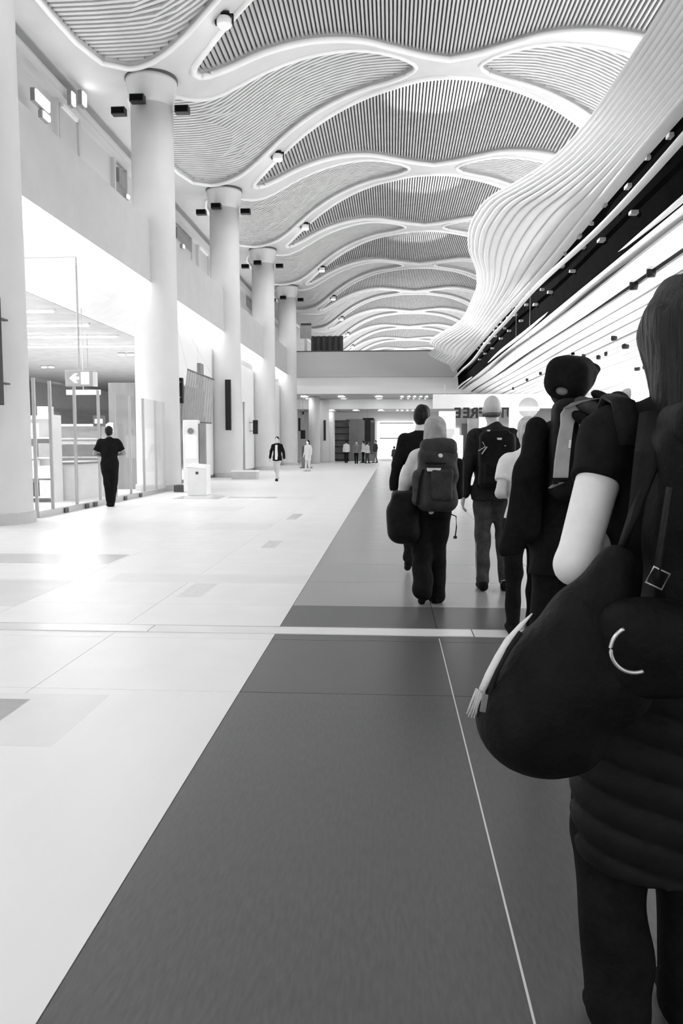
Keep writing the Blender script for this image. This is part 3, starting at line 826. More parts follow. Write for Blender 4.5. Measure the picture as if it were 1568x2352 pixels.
# things on the bridge
t = empty('bridge_display', (-4.6, 57.2, 6.602)); tag(t, 'dark lattice display standing on the bridge', 'display')
for i in range(6):
    ubox('lattice_bar', M['dark_grey'], -1.2 + i * .42, -1.0 + i * .42, -.1, .1, 0, 2.6, t)
ubox('lattice_back', M['dark_grey'], -1.2, 1.1, .1, .16, 0, 2.6, t)
t = empty('bridge_sign', (-6.15, 56.8, 6.6)); tag(t, 'grey square sign on a white post on the bridge', 'sign')
ubox('post', M['white'], -.1, .1, -.06, .06, 0, 2.4, t); ubox('sign_panel', M['light_grey'], -.4, .4, -.08, .08, 2.4, 3.3, t); ubox('cap', M['dark_grey'], -.35, .4, -.1, .1, 3.3, 3.45, t)

# ---------------------------------------------------------------- duty free lettering, seen from behind
SGY = 42.0
sg = empty('hanging_letter_sign', (5.4, SGY, 2.8)); tag(sg, 'black hanging shop letters seen from behind, reading DUTY FREE backwards', 'sign')
MB().box(-3.2, 3.2, .02, .10, .5, 1.25).build('letter_beam', M['plaster'], sg)
ubox('hanger', M['steel'], -2.6, -2.55, .04, .08, 1.25, 1.75, sg); ubox('hanger', M['steel'], 2.55, 2.6, .04, .08, 1.25, 1.75, sg)
def text_mesh(ch, size, ext, name, m, parent):
    cu = bpy.data.curves.new('txt', 'FONT'); cu.body = ch; cu.size = size; cu.extrude = ext; cu.align_x = 'CENTER'; cu.offset = 0.022
    to = bpy.data.objects.new('txt', cu); COL.objects.link(to)
    bpy.context.view_layer.update()
    me = bpy.data.meshes.new_from_object(to.evaluated_get(bpy.context.evaluated_depsgraph_get()))
    bpy.data.objects.remove(to)
    me.materials.clear(); me.materials.append(m)
    return link(bpy.data.objects.new(name, me), parent)
for ch, px in zip('EERFYTUD', [1051, 1071, 1089, 1107, 1136, 1154, 1174, 1193]):
    o = text_mesh(ch, .74, .05, 'letter', M['black'], sg)
    p = at(px, 960, Y=SGY)
    o.location = (p[0] - 5.4, .06, .02); o.rotation_euler = (math.pi / 2, 0, math.pi)
# round ring sign
p = at(1213, 936, Y=20.0)
rs = empty('round_sign', p); tag(rs, 'round white ring sign with a horizontal bar over the right shop', 'sign')
MB().lathe([(.25, -.03), (.25, .03)], n=40).build('sign_disc', M['light_grey'], rs)
MB().tube([(.225 * math.cos(q * math.pi / 20), .225 * math.sin(q * math.pi / 20), 0.04) for q in range(40)], .05, 8, closed=True).build('ring', M['screen'], rs, True)
MB().box(-.19, .19, -.055, .055, .03, .06).build('bar', M['screen'], rs)
for c_ in rs.children: c_.rotation_euler.x = math.pi / 2
MB().tube([(0, .05, .2), (0, .05, zs(p[0]) - p[2] + .14)], .004, 5).build('hanger_rod', M['steel'], rs)
t = empty('promotional_board', at(1180, 990, Y=24)); tag(t, 'white promotional panel hanging by the ring sign', 'panel')
ubox('panel', M['screen'], -.15, .55, -.03, .03, .1, .9, t); ubox('hanger', M['steel'], 0, .006, -.003, .003, .9, zs(float(t.location[0])) - float(t.location[2]) + .14, t)
for n, (px0, px1, py0, py1, Y, m) in enumerate([(1008, 1045, 945, 985, 36, 'screen'), (1074, 1096, 962, 1002, 35, 'mid_grey'), (1100, 1118, 958, 1000, 34, 'white'), (1040, 1062, 1000, 1050, 30, 'screen')]):
    a, b = at(px0, py0, Y=Y), at(px1, py1, Y=Y)
    t = empty('shop_display', ((a[0] + b[0]) / 2, Y, 0)); tag(t, ['bright display board left of the backward letters', 'grey display board under the backward letters', 'white display board with rounded look beside the grey board', 'bright low display beside the bald man'][n], 'display')
    w = abs(b[0] - a[0]) / 2
    ubox('board', M[m], -w, w, -.1, .1, b[2], a[2], t); ubox('plinth', M['white'], -w * .9, w * .9, -.15, .15, 0, b[2], t)

# ================================================================== FIGURES AND BAGS (implicit surfaces -> one mesh per part)
def _v(a): return np.asarray(a, np.float32)
def rotz(a): c, s = math.cos(a), math.sin(a); return np.array([[c, -s, 0], [s, c, 0], [0, 0, 1.]])
def rotx(a): c, s = math.cos(a), math.sin(a); return np.array([[1., 0, 0], [0, c, -s], [0, s, c]])
def roty(a): c, s = math.cos(a), math.sin(a); return np.array([[c, 0, s], [0, 1., 0], [-s, 0, c]])
class Vol:
    """list of rounded primitives blended smoothly, turned into a mesh with surface nets"""
    def __init__(s): s.p = []
    def cap(s, a, b, ra, rb, k=.03, sq=None, op=1):
        a, b = _v(a), _v(b); r = max(ra, rb) * (1 if sq is None else max(1, sq[1]))
        def fn(X, Y, Z):
            d = b - a; L = float(d @ d) + 1e-9
            px, py, pz = X - a[0], Y - a[1], Z - a[2]
            t = np.clip((px * d[0] + py * d[1] + pz * d[2]) / L, 0, 1)
            qx, qy, qz = px - t * d[0], py - t * d[1], pz - t * d[2]
            if sq is not None:
                n = _v(sq[0]); f = sq[1]
                m = (qx * n[0] + qy * n[1] + qz * n[2]) * (1 / f - 1)
                qx, qy, qz = qx + m * n[0], qy + m * n[1], qz + m * n[2]
            return np.sqrt(qx * qx + qy * qy + qz * qz) - (ra + (rb - ra) * t)
        s.p.append((fn, np.minimum(a, b) - r, np.maximum(a, b) + r, k, op)); return s
    def chain(s, pts, rs, k=.02, sq=None):
        for i in range(len(pts) - 1): s.cap(pts[i], pts[i + 1], rs[i], rs[i + 1], k, sq)
        return s
    def ell(s, c, r, k=.03, R=None, op=1):
        c, r = _v(c), _v(r); R_ = None if R is None else np.asarray(R, np.float32)
        def fn(X, Y, Z):
            px, py, pz = X - c[0], Y - c[1], Z - c[2]
            if R_ is not None:
                px, py, pz = (R_[0, 0] * px + R_[1, 0] * py + R_[2, 0] * pz, R_[0, 1] * px + R_[1, 1] * py + R_[2, 1] * pz, R_[0, 2] * px + R_[1, 2] * py + R_[2, 2] * pz)
            k0 = np.sqrt((px / r[0]) ** 2 + (py / r[1]) ** 2 + (pz / r[2]) ** 2)
            k1 = np.sqrt((px / r[0] ** 2) ** 2 + (py / r[1] ** 2) ** 2 + (pz / r[2] ** 2) ** 2) + 1e-6
            return k0 * (k0 - 1) / k1
        m = float(max(r)); s.p.append((fn, c - m, c + m, k, op)); return s
    def box(s, c, h, rd=.03, k=.02, R=None, op=1):
        c, h = _v(c), _v(h); R_ = np.eye(3, dtype=np.float32) if R is None else np.asarray(R, np.float32)
        def fn(X, Y, Z):
            px, py, pz = X - c[0], Y - c[1], Z - c[2]
            q = [np.abs(R_[0, i] * px + R_[1, i] * py + R_[2, i] * pz) - (h[i] - rd) for i in range(3)]
            o = np.sqrt(sum(np.maximum(a, 0) ** 2 for a in q))
            return o + np.minimum(np.maximum(q[0], np.maximum(q[1], q[2])), 0) - rd
        m = float(np.linalg.norm(h)); s.p.append((fn, c - m, c + m, k, op)); return s
    def loft(s, sec, k=.03, R=None, o=(0, 0, 0)):
        """sections (z, cx, cy, rx, ry) stacked along local z"""
        sec = sorted(sec); A = np.array(sec, np.float32); o = _v(o); R_ = np.eye(3, dtype=np.float32) if R is None else np.asarray(R, np.float32)
        m = float(max(np.abs(A[:, 0]).max(), 0.5)) + .3
        c0 = o + R_ @ _v([A[:, 1].mean(), A[:, 2].mean(), (A[0, 0] + A[-1, 0]) / 2])
        hh = max((A[-1, 0] - A[0, 0]) / 2, 0) + .05; rr = float(A[:, 3:].max() + np.abs(A[:, 1:3] - A[:, 1:3].mean(0)).max())
        ext = np.abs(R_) @ _v([rr, rr, hh])
        def fn(X, Y, Z):
            px, py, pz = X - o[0], Y - o[1], Z - o[2]
            lx = R_[0, 0] * px + R_[1, 0] * py + R_[2, 0] * pz; ly = R_[0, 1] * px + R_[1, 1] * py + R_[2, 1] * pz; lz = R_[0, 2] * px + R_[1, 2] * py + R_[2, 2] * pz
            zc_ = np.clip(lz, A[0, 0], A[-1, 0])
            g = lambda j: np.interp(zc_, A[:, 0], A[:, j]).astype(np.float32)
            rx, ry = g(3), g(4)
            ex, ey = (lx - g(1)), (ly - g(2))
            k0 = np.sqrt((ex / rx) ** 2 + (ey / ry) ** 2); k1 = np.sqrt((ex / rx ** 2) ** 2 + (ey / ry ** 2) ** 2) + 1e-5
            d2 = np.maximum(k0 * (k0 - 1) / k1, -np.minimum(rx, ry)); dz = np.abs(lz - zc_)
            return np.where(dz > 0, np.sqrt(np.maximum(d2, 0) ** 2 + dz ** 2) + np.minimum(d2, 0) * (dz <= 0), np.maximum(d2, np.maximum(A[0, 0] - lz, lz - A[-1, 0])))
        s.p.append((fn, c0 - ext, c0 + ext, k, 1)); return s
    def cut(s, pt, n):
        pt, n = _v(pt), _v(n) / np.linalg.norm(n)
        s.p.append((lambda X, Y, Z: (X - pt[0]) * n[0] + (Y - pt[1]) * n[1] + (Z - pt[2]) * n[2], None, None, 0, 'cut')); return s
    def ripple(s, amp, fr, dirv=(0, 0, 1), ph=0.0):
        d = _v(dirv)
        s.p.append((lambda X, Y, Z: amp * np.sin(fr * (X * d[0] + Y * d[1] + Z * d[2]) + ph + 1.3 * np.sin(5 * X + 3 * Z) + 1.1 * np.sin(7 * Y + 2 * Z)), None, None, 0, 'add')); return s
    def quilt(s, amp, pitch, slope=0.0):
        s.p.append((lambda X, Y, Z: amp * (1 - 2 * np.abs(np.sin(np.pi * (Z + slope * X) / pitch)) ** .6) + 0 * Y, None, None, 0, 'add')); return s
    def mesh(s, h):
        add = [p for p in s.p if p[1] is not None and p[4] == 1]
        lo = np.min([p[1] for p in add], 0) - 3 * h - .01; hi = np.max([p[2] for p in add], 0) + 3 * h + .01
        n = np.ceil((hi - lo) / h).astype(int) + 1
        V = np.full(n, 0.3, np.float32)
        ax = [(lo[i] + h * np.arange(n[i])).astype(np.float32) for i in range(3)]
        for fn, a, b, k, op in s.p:
            if a is None: sl = [slice(0, n[i]) for i in range(3)]
            else:
                m = k + 3 * h + .01
                sl = [slice(max(0, int((a[i] - m - lo[i]) / h)), min(n[i], int((b[i] + m - lo[i]) / h) + 2)) for i in range(3)]
            X, Y, Z = ax[0][sl[0]][:, None, None], ax[1][sl[1]][None, :, None], ax[2][sl[2]][None, None, :]
            d = fn(X, Y, Z).astype(np.float32); cur = V[tuple(sl)]
            if op == 1:
                if k > 0:
                    hh = np.maximum(k - np.abs(cur - d), 0) / k
                    V[tuple(sl)] = np.minimum(cur, d) - hh * hh * k * .25
                else: V[tuple(sl)] = np.minimum(cur, d)
            elif op == -1: V[tuple(sl)] = np.maximum(cur, -d)
            elif op == 'cut': V[tuple(sl)] = np.maximum(cur, d)
            elif op == 'add': V[tuple(sl)] = cur + d
        V[0], V[-1] = .3, .3; V[:, 0], V[:, -1] = .3, .3; V[:, :, 0], V[:, :, -1] = .3, .3
        ins = V < 0
        cs = [(i, j, k) for i in (0, 1) for j in (0, 1) for k in (0, 1)]
        sub = lambda A, c: A[c[0]:A.shape[0] - 1 + c[0], c[1]:A.shape[1] - 1 + c[1], c[2]:A.shape[2] - 1 + c[2]]
        cnt = sum(sub(ins, c).astype(np.int8) for c in cs)
        act = (cnt > 0) & (cnt < 8)
        idx = np.argwhere(act)
        vid = np.full(act.shape, -1, np.int64); vid[act] = np.arange(len(idx))
        vals = [V[idx[:, 0] + c[0], idx[:, 1] + c[1], idx[:, 2] + c[2]] for c in cs]
        acc = np.zeros((len(idx), 3)); num = np.zeros(len(idx))
        for a in range(8):
            for b in range(a + 1, 8):
                if sum(abs(cs[a][q] - cs[b][q]) for q in range(3)) != 1: continue
                m = (vals[a] < 0) != (vals[b] < 0)
                t = np.where(m, vals[a] / np.where(m, vals[a] - vals[b], 1), 0)
                for q in range(3): acc[:, q] += np.where(m, cs[a][q] + t * (cs[b][q] - cs[a][q]), 0)
                num += m
        P = lo + h * (idx + acc / np.maximum(num, 1)[:, None])
        F = []
        for axn in range(3):
            o1, o2 = (axn + 1) % 3, (axn + 2) % 3
            A = ins[tuple(slice(0, -1) if q == axn else slice(1, -1) for q in range(3))]
            B = ins[tuple(slice(1, None) if q == axn else slice(1, -1) for q in range(3))]
            e = np.argwhere(A != B)
            if len(e) == 0: continue
            fl = A[e[:, 0], e[:, 1], e[:, 2]]
            base = e.copy()
            for q in (o1, o2): base[:, q] += 1
            def cell(d1, d2):
                c = base.copy(); c[:, o1] -= d1; c[:, o2] -= d2
                return vid[c[:, 0], c[:, 1], c[:, 2]]
            q = np.stack([cell(1, 1), cell(0, 1), cell(0, 0), cell(1, 0)], 1)
            q[~fl] = q[~fl][:, ::-1]
            F.append(q)
        F = np.concatenate(F); F = F[(F >= 0).all(1)]
        return P, F
    def build(s, name, m, parent=None, h=.012, off=(0, 0, 0)):
        P, F = s.mesh(h)
        P = P - np.asarray(off)
        me = bpy.data.meshes.new(name)
        me.vertices.add(len(P)); me.vertices.foreach_set('co', P.astype(np.float32).ravel())
        me.loops.add(4 * len(F)); me.loops.foreach_set('vertex_index', F.astype(np.int32).ravel())
        me.polygons.add(len(F)); me.polygons.foreach_set('loop_start', np.arange(0, 4 * len(F), 4, dtype=np.int32))
        me.polygons.foreach_set('use_smooth', np.ones(len(F), bool))
        me.update(calc_edges=True); me.validate()
        me.materials.append(m)
        return link(bpy.data.objects.new(name, me), parent)

M['skin'] = mat('skin', 0.58, 0.5, 0.06, 30, 0.3, bump=.05, bscale=200)
M['skin_pale'] = mat('pale_skin', 0.82, 0.5, 0.04, 30, 0.3, bump=.05, bscale=200)
M['skin_dark'] = mat('tan_skin', 0.30, 0.5, 0.06, 30, 0.3)
M['hair_dark'] = mat('dark_hair', 0.008, 0.5, 0.5, 60, 0.2, bump=.5, bscale=90, stretch=(1, 1, .12))
M['hair_brown'] = mat('brown_hair', 0.014, 0.45, 0.6, 70, 0.3, bump=.6, bscale=90, stretch=(1, 1, .1))
M['hair_fair'] = mat('fair_hair', 0.5, 0.5, 0.3, 60, 0.3, bump=.4, bscale=90, stretch=(1, 1, .12))
M['scarf'] = mat('pale_headscarf', 0.36, 0.7, 0.25, 14, 0.2, bump=.3, bscale=20)
M['black_cloth'] = mat('black_cloth', 0.008, 0.8, 0.3, 30, 0.10, bump=.2, bscale=80)
M['black_knit'] = mat('black_cotton', 0.009, 0.85, 0.3, 30, 0.10, bump=.15, bscale=120)
M['charcoal'] = mat('charcoal_cloth', 0.022, 0.8, 0.3, 25, 0.07, bump=.3, bscale=60)
M['grey_cloth'] = mat('grey_cloth', 0.055, 0.8, 0.3, 18, 0.15, bump=.3, bscale=50)
M['mid_cloth'] = mat('mid_grey_cloth', 0.22, 0.8, 0.2, 18, 0.15, bump=.3, bscale=50)
M['pale_cloth'] = mat('pale_cloth', 0.62, 0.8, 0.08, 18, 0.15, bump=.2, bscale=50)
M['white_cloth'] = mat('white_cloth', 0.78, 0.8, 0.05, 18, 0.15, bump=.2, bscale=50)
M['nylon'] = mat('black_nylon', 0.0075, 0.6, 0.3, 20, 0.10, bump=.2, bscale=60)
M['pack_grey'] = mat('dark_grey_nylon', 0.032, 0.65, 0.35, 12, 0.25, bump=.25, bscale=50)
M['quilt'] = mat('black_quilted_nylon', 0.011, 0.55, 0.3, 10, 0.10, bump=.2, bscale=30)
M['sole'] = mat('rubber_sole', 0.02, 0.7, 0.2, 20)
M['metal_bright'] = mat('bright_metal', 0.75, 0.25, 0.05, 20, 0.5, metal=0.8)
M['patch'] = mat('pale_patch', 0.7, 0.6, 0.1, 40)

DEF = dict(pelvis=(0, 0, .95), neck=(0, 0, 1.47), head=(0, .02, 1.622),
           sL=(-.175, 0, 1.41), eL=(-.225, -.02, 1.14), wL=(-.235, .06, .90),
           sR=(.175, 0, 1.41), eR=(.225, -.02, 1.14), wR=(.235, .06, .90),
           hL=(-.088, 0, .91), kL=(-.095, .03, .50), aL=(-.095, -.01, .09), tL=(-.10, .17, .03),
           hR=(.088, 0, .91), kR=(.095, .03, .50), aR=(.095, -.01, .09), tR=(.10, .17, .03))
def person(label, loc, heading=0.0, H=1.75, pose=None, skin='skin', hair='short', hair_m='hair_dark', top='black_cloth', sleeve='long', top_hem=.84,
           bottom='black_cloth', b_hem=.08, loose=0.0, shoe='black', h=.012, build=1.0, head_yaw=0.0, head_tilt=0.0, head_roll=0.0, group=None, fingers=True, hands=True, lean=0.0):
    s = H / 1.75
    J = {k: np.array(v, float) for k, v in DEF.items()}
    for k, v in (pose or {}).items(): J[k] = np.array(v, float)
    if lean:
        for k in ('neck', 'head', 'sL', 'sR'): J[k][1] += lean * (J[k][2] - .95)
    J = {k: v * s for k, v in J.items()}
    root = empty('person', loc); root.rotation_euler.z = heading
    tag(root, label, 'person', group)
    b = build * s
    pel, nk, hd = J['pelvis'], J['neck'], J['head']
    mid = (J['sL'] + J['sR']) / 2
    ax_ = mid - pel
    def tors(g):
        L = [(.86, .155, .105), (.95, .165, .115), (1.07, .142, .10), (1.22, .16, .112), (1.34, .172, .108), (1.42, .155, .085), (1.47, .085, .06)]
        out = []
        for z, rx, ry in L:
            f = (z - .95) / .46
            c = pel + ax_ * f
            out.append((z * s, c[0], c[1], rx * b + g, ry * b + g))
        return out
    Rh = rotz(head_yaw) @ rotx(-head_tilt) @ roty(head_roll)
    def hp(x, y, z): return hd + Rh @ (np.array([x, y, z]) * s)
    # ---- body: one continuous surface
    V = Vol()
    V.loft(tors(-.012), .03)
    for q in 'LR':
        V.cap(nk - np.array([0, 0, .03]), J['s' + q] * .75 + nk * .25 - np.array([0, 0, .022]), .048 * s, .046 * b, .05)
    V.cap(nk - np.array([0, 0, .03]), hp(0, -.015, -.06), .055 * s, .05 * s, .03)
    V.ell(hp(0, -.01, .025), np.array([.076, .096, .098]) * s, .02, Rh)
    V.ell(hp(0, .03, -.045), np.array([.058, .068, .068]) * s, .04, Rh)
    if h < .022:
        V.cap(hp(0, .09, .005), hp(0, .108, -.028), .009 * s, .014 * s, .015)
        for q in (-1, 1):
            V.ell(hp(q * .077, -.008, -.012), np.array([.011, .024, .033]) * s, .008, Rh)
            V.ell(hp(q * .03, .092, .012), np.array([.014, .012, .009]) * s, .004, Rh, op=-1)
            V.ell(hp(q * .03, .084, .012), np.array([.011, .010, .008]) * s, .004, Rh)
        V.ell(hp(0, .096, -.06), np.array([.024, .008, .008]) * s, .006, Rh)
    for q in 'LR':
        S_, E_, W_ = J['s' + q], J['e' + q], J['w' + q]
        V.cap(S_, E_, .050 * b, .040 * b, .03); V.cap(E_, W_, .041 * b, .029 * b, .015)
        V.cap(J['h' + q], J['k' + q], .078 * b, .054 * b, .04); V.cap(J['k' + q], J['a' + q], .052 * b, .034 * b, .02)
        V.cap(J['a' + q], J['t' + q] * .6 + J['a' + q] * .4 * np.array([1, 1, .6]), .034 * b, .028 * b, .02)
        if hands:
            d = W_ - E_; d = d / np.linalg.norm(d)
            sx = 1 if q == 'R' else -1
            nrm = np.array([sx, 0, 0.]) - d * (sx * d[0]); nrm /= np.linalg.norm(nrm)     # back of hand faces outwards
            wd = np.cross(d, nrm) * sx                                                     # width axis
            if wd[1] < 0: wd = -wd
            Rm = np.stack([wd, nrm, d], 1)
            V.box(W_ + d * .048 * s, np.array([.040, .016, .05]) * s, .014, .02, Rm)
            if fingers:
                for fi, (o, L) in enumerate(((.030, .070), (.010, .080), (-.010, .074), (-.030, .058))):
                    b0 = W_ + (d * .092 + wd * o) * s
                    b1 = b0 + (d * L * .45 - nrm * .012) * s
                    b2 = b1 + (d * L * .35 - nrm * .030) * s
                    V.chain([b0, b1, b2], [.0095 * s, .009 * s, .0075 * s], .004)
                t0 = W_ + (d * .025 + wd * .036) * s
                V.chain([t0, t0 + (d * .035 + wd * .022 - nrm * .008) * s, t0 + (d * .068 + wd * .020 - nrm * .02) * s], [.013 * s, .011 * s, .009 * s], .008)
    V.build('body', M[skin], root, h)
    # ---- top
    T_ = Vol(); T_.loft([q for q in tors(.012) if q[0] > (top_hem - .16) * s], .03)
    if top_hem < .86:
        T_.loft([(top_hem * s, pel[0], pel[1], .172 * b + .015, .125 * b + .015), (.95 * s, pel[0], pel[1], .172 * b + .012, .122 * b + .012)], .03)
    for q in 'LR':
        T_.cap(nk - np.array([0, 0, .03]), J['s' + q] * .75 + nk * .25 - np.array([0, 0, .022]), .058 * s, .058 * b, .05)
    T_.cap(nk - np.array([0, 0, .045]), nk + np.array([0, 0, .005]), .068 * s, .060 * s, .03)
    for q in 'LR':
        S_, E_, W_ = J['s' + q], J['e' + q], J['w' + q]
        if sleeve == 'long':
            T_.cap(S_ - np.array([0, 0, .015]), E_, .062 * b, .056 * b, .05); T_.cap(E_, E_ + (W_ - E_) * .97, .056 * b, .045 * b, .02)
        else:
            dv = E_ - S_; Ln = float(np.linalg.norm(dv)); dv = dv / Ln
            u1 = np.cross(dv, (0, 1., 0)); u1 /= np.linalg.norm(u1); u2 = np.cross(dv, u1)
            T_.cap(S_, S_ + dv * .04, .060 * b, .060 * b, .05)
            T_.loft([(0, 0, 0, .060 * b, .060 * b), (sleeve * Ln, 0, 0, .064 * b, .062 * b)], .03, np.stack([u1, u2, dv], 1), S_)
    T_.cut((0, 0, top_hem * s), (0, 0, -1))
    T_.ripple(.0035, 34, (.5, .3, .8)).ripple(.003, 55, (-.6, .2, .5), 1.0)
    T_.build('jacket' if sleeve == 'long' else 'shirt', M[top], root, h)
    # ---- trousers
    B_ = Vol()
    B_.loft([(.84 * s, pel[0], pel[1], .160 * b, .115 * b), (.93 * s, pel[0], pel[1], .168 * b, .120 * b), (1.01 * s, pel[0], pel[1], .155 * b, .110 * b)], .04)
    for q in 'LR':
        K_, A_ = J['k' + q], J['a' + q]
        B_.cap(J['h' + q], K_, .094 * b + loose * .4, .068 * b + loose * .7, .04)
        e = K_ + (A_ - K_) * np.clip((.5 - b_hem) / .41, 0, 1.05)
        B_.cap(K_, e, .068 * b + loose * .7, .056 * b + loose, .02)
    B_.ripple(.004, 30, (.3, .5, .7)).ripple(.003, 48, (.4, -.3, .6), 2.0)
    B_.build('trousers', M[bottom], root, h)
    # ---- shoes
    for q in 'LR':
        A_, Tn = J['a' + q], J['t' + q]
        d = Tn - A_; n2 = d / np.linalg.norm(d)
        heel = A_ - n2 * np.array([.05, .05, .0]) * s + np.array([0, 0, -.055]) * s * (abs(n2[1]) ** .5)
        sh = Vol()
        sh.cap(A_ + np.array([0, 0, .0]), heel, .042 * s, .038 * s, .03)
        sh.cap(heel, Tn, .037 * s, .036 * s, .03, None)
        sh.cap(A_, (Tn + heel) / 2 + np.array([0, 0, .015]) * s, .040 * s, .036 * s, .03)
        zmin = min(heel[2], Tn[2]) - .03 * s
        if zmin < .01: sh.cut((0, 0, max(0.002, zmin)), (0, 0, -1))
        sh.build('shoe', M[shoe], root, min(h, .010) if h < .02 else h)
    # ---- hair
    Hh = Vol()
    if hair == 'short':
        Hh.ell(hp(0, -.022, .040), np.array([.084, .098, .096]) * s, .02, Rh)
        Hh.ell(hp(0, -.055, -.01), np.array([.070, .060, .075]) * s, .03, Rh)
        Hh.cut(hp(0, .055, .02), Rh @ np.array([0, .8, -.6]))
        Hh.ripple(.003, 90, (.7, .7, .2))
    elif hair == 'bun':
        Hh.ell(hp(0, -.022, .040), np.array([.083, .098, .094]) * s, .02, Rh); Hh.ell(hp(0, -.05, -.0), np.array([.068, .06, .07]) * s, .03, Rh)
        Hh.ell(hp(0, -.03, .155), np.array([.045, .045, .042]) * s, .03, Rh)
        Hh.cut(hp(0, .055, .02), Rh @ np.array([0, .8, -.6]))
    elif hair == 'long':
        Hh.ell(hp(0, -.022, .035), np.array([.088, .104, .098]) * s, .02, Rh)
        Hh.cap(hp(0, -.06, 0), hp(0, -.085, -.22), .078 * s, .055 * s, .05, ((0, 1, 0), .7))
        for q in (-1, 1): Hh.cap(hp(q * .06, -.03, 0), hp(q * .075, -.03, -.19), .038 * s, .03 * s, .04)
        Hh.cut(hp(0, .06, .02), Rh @ np.array([0, .9, -.35])); Hh.ripple(.004, 80, (.8, .5, .05))
    elif hair == 'scarf':
        Hh.ell(hp(0, -.02, .035), np.array([.095, .108, .108]) * s, .03, Rh)
        Hh.cap(hp(0, -.04, 0), hp(0, -.05, -.16), .092 * s, .115 * s, .06, ((0, 1, 0), .75))
        Hh.cut(hp(0, .075, .0), Rh @ np.array([0, 1, -.1])); Hh.ripple(.004, 60, (.6, .4, .6))
    if hair in ('short', 'bun', 'long', 'scarf'):
        Hh.build('headscarf' if hair == 'scarf' else 'hair', M[hair_m], root, min(h, .010) if h < .02 else h)
    root['_h'] = 0
    del root['_h']
    return root, J, hp, Rh, s

# ================================================================== PEOPLE
def gx(px, Y, py=1022): return float(at(px, py, Y=Y)[0])
def bagroot(name, label, cat, loc):
    t = empty(name, loc); tag(t, label, cat); return t
def pxr(n, Y): return n * Y / F_PX

# ---- foreground woman at the right edge
FY = 1.75; FX = gx(1488, FY, 2000)
fw, FJ, fhp, fR, fs = person('woman in black T-shirt at the right edge, bare left arm bent', (FX, FY, 0), 0.0, 1.75,
    dict(neck=(.055, .02, 1.47), head=(.062, .035, 1.612), sL=(-.112, 0, 1.405), sR=(.235, 0, 1.405), eL=(-.212, -.13, 1.135), wL=(-.03, .14, 1.20), eR=(.31, -.02, 1.14), wR=(.2, .22, 1.15),
         kL=(-.086, .02, .50), aL=(-.075, -.07, .13), tL=(-.08, .09, .035), kR=(.105, .03, .5), aR=(.11, .0, .09), tR=(.12, .18, .03)),
    skin='skin_pale', hair=None, top='black_knit', sleeve=.40, top_hem=.90, bottom='black_cloth', b_hem=.10, loose=.018, shoe='black_cloth', h=.0075, build=1.0)
Hh = Vol()
def wp(px, py, Y): return at(px, py, Y=Y)
fo = np.array([FX, FY, 0])
Hh.ell(fhp(0, -.02, .035), (.094, .108, .105), .03)
Hh.cap(fhp(-.02, -.05, .02), fhp(-.03, -.075, -.16), .086, .062, .05)
Hh.cap(fhp(.04, -.05, .02), fhp(.05, -.085, -.24), .085, .06, .05)
Hh.cap(fhp(-.065, .02, .0), fhp(-.045, .03, -.17), .034, .020, .05)
Hh.ripple(.0035, 120, (.95, .2, .06)).ripple(.002, 210, (.9, .3, .1), .7)
Hh.build('hair', M['hair_brown'], fw, .0075)
# knee-length quilted garment round the hips
Q = Vol()
Q.loft([(.455, .03, -.01, .185, .145), (.55, .03, -.01, .20, .155), (.66, .03, -.01, .205, .16), (.80, .03, -.01, .20, .155), (.93, .03, 0, .185, .145), (1.02, .03, 0, .17, .13)], .02)
Q.quilt(.006, .068, .22).ripple(.003, 40, (.8, .2, .1))
Q.cut((0, 0, .455), (.0, 0.0, -1))
Q.build('quilted_wrap', M['quilt'], fw, .0075)

# her backpack
bp = bagroot('backpack', 'black backpack on the back of the woman at the right edge', 'backpack', (FX + .07, FY - .2, .98))
o = np.array([FX + .07, FY - .2, .98])
v = Vol().box((FX + .09, FY - .22, 1.20), (.185, .095, .24), .07, .03).box((FX + .09, FY - .31, 1.12), (.14, .04, .13), .035, .02).ripple(.003, 38, (.4, .2, .9))
v.build('pack_body', M['nylon'], bp, .009, o)
v = Vol().box((FX + .09, FY - .25, 1.42), (.17, .09, .045), .04, .02).ripple(.003, 40, (.6, .3, .2)); v.build('pack_lid', M['nylon'], bp, .009, o)
for sx, n in ((-.105, 0), (.225, 1)):
    MB().tube([np.array(q) - o for q in ((FX + sx, FY - .13, 1.38), (FX + sx, FY - .06, 1.47), (FX + sx, FY + .02, 1.485), (FX + sx, FY + .11, 1.42), (FX + sx, FY + .14, 1.25), (FX + sx - .02, FY + .08, 1.08), (FX + sx - .01, FY - .1, 1.02))], .022, 8, sx=1.2, sy=.4).build('shoulder_strap', M['nylon'], bp, True)
c = at(1510, 1328, Y=1.40)
bk = MB(); bk.tube([c - o + rotz(0) @ roty(.45) @ np.array([.0155 * a, 0, .0155 * b_]) for a, b_ in ((-1, -1), (1, -1), (1, 1), (-1, 1))], .0022, 6, closed=True); bk.build('buckle', M['steel'], bp, True)
MB().tube([c - o + np.array([0, .01, .0]), c - o + np.array([.02, .012, .16])], .012, 6, sx=1.2, sy=.25).build('webbing', M['nylon'], bp)
c = at(1457, 1492, Y=1.355)
rg = MB(); rg.tube([c - o + .0405 * np.array([math.cos(t), 0.02 * math.sin(t), math.sin(t)]) for t in np.linspace(math.radians(118), math.radians(292), 28)], .0036, 8); rg.build('metal_ring', M['metal_bright'], bp, True)
v = Vol().ell(c + np.array([.045, .07, -.005]), (.07, .05, .075), .03).box(c + np.array([.05, .09, -.02]), (.10, .06, .09), .05, .03); v.build('hip_pocket', M['nylon'], bp, .009, o)

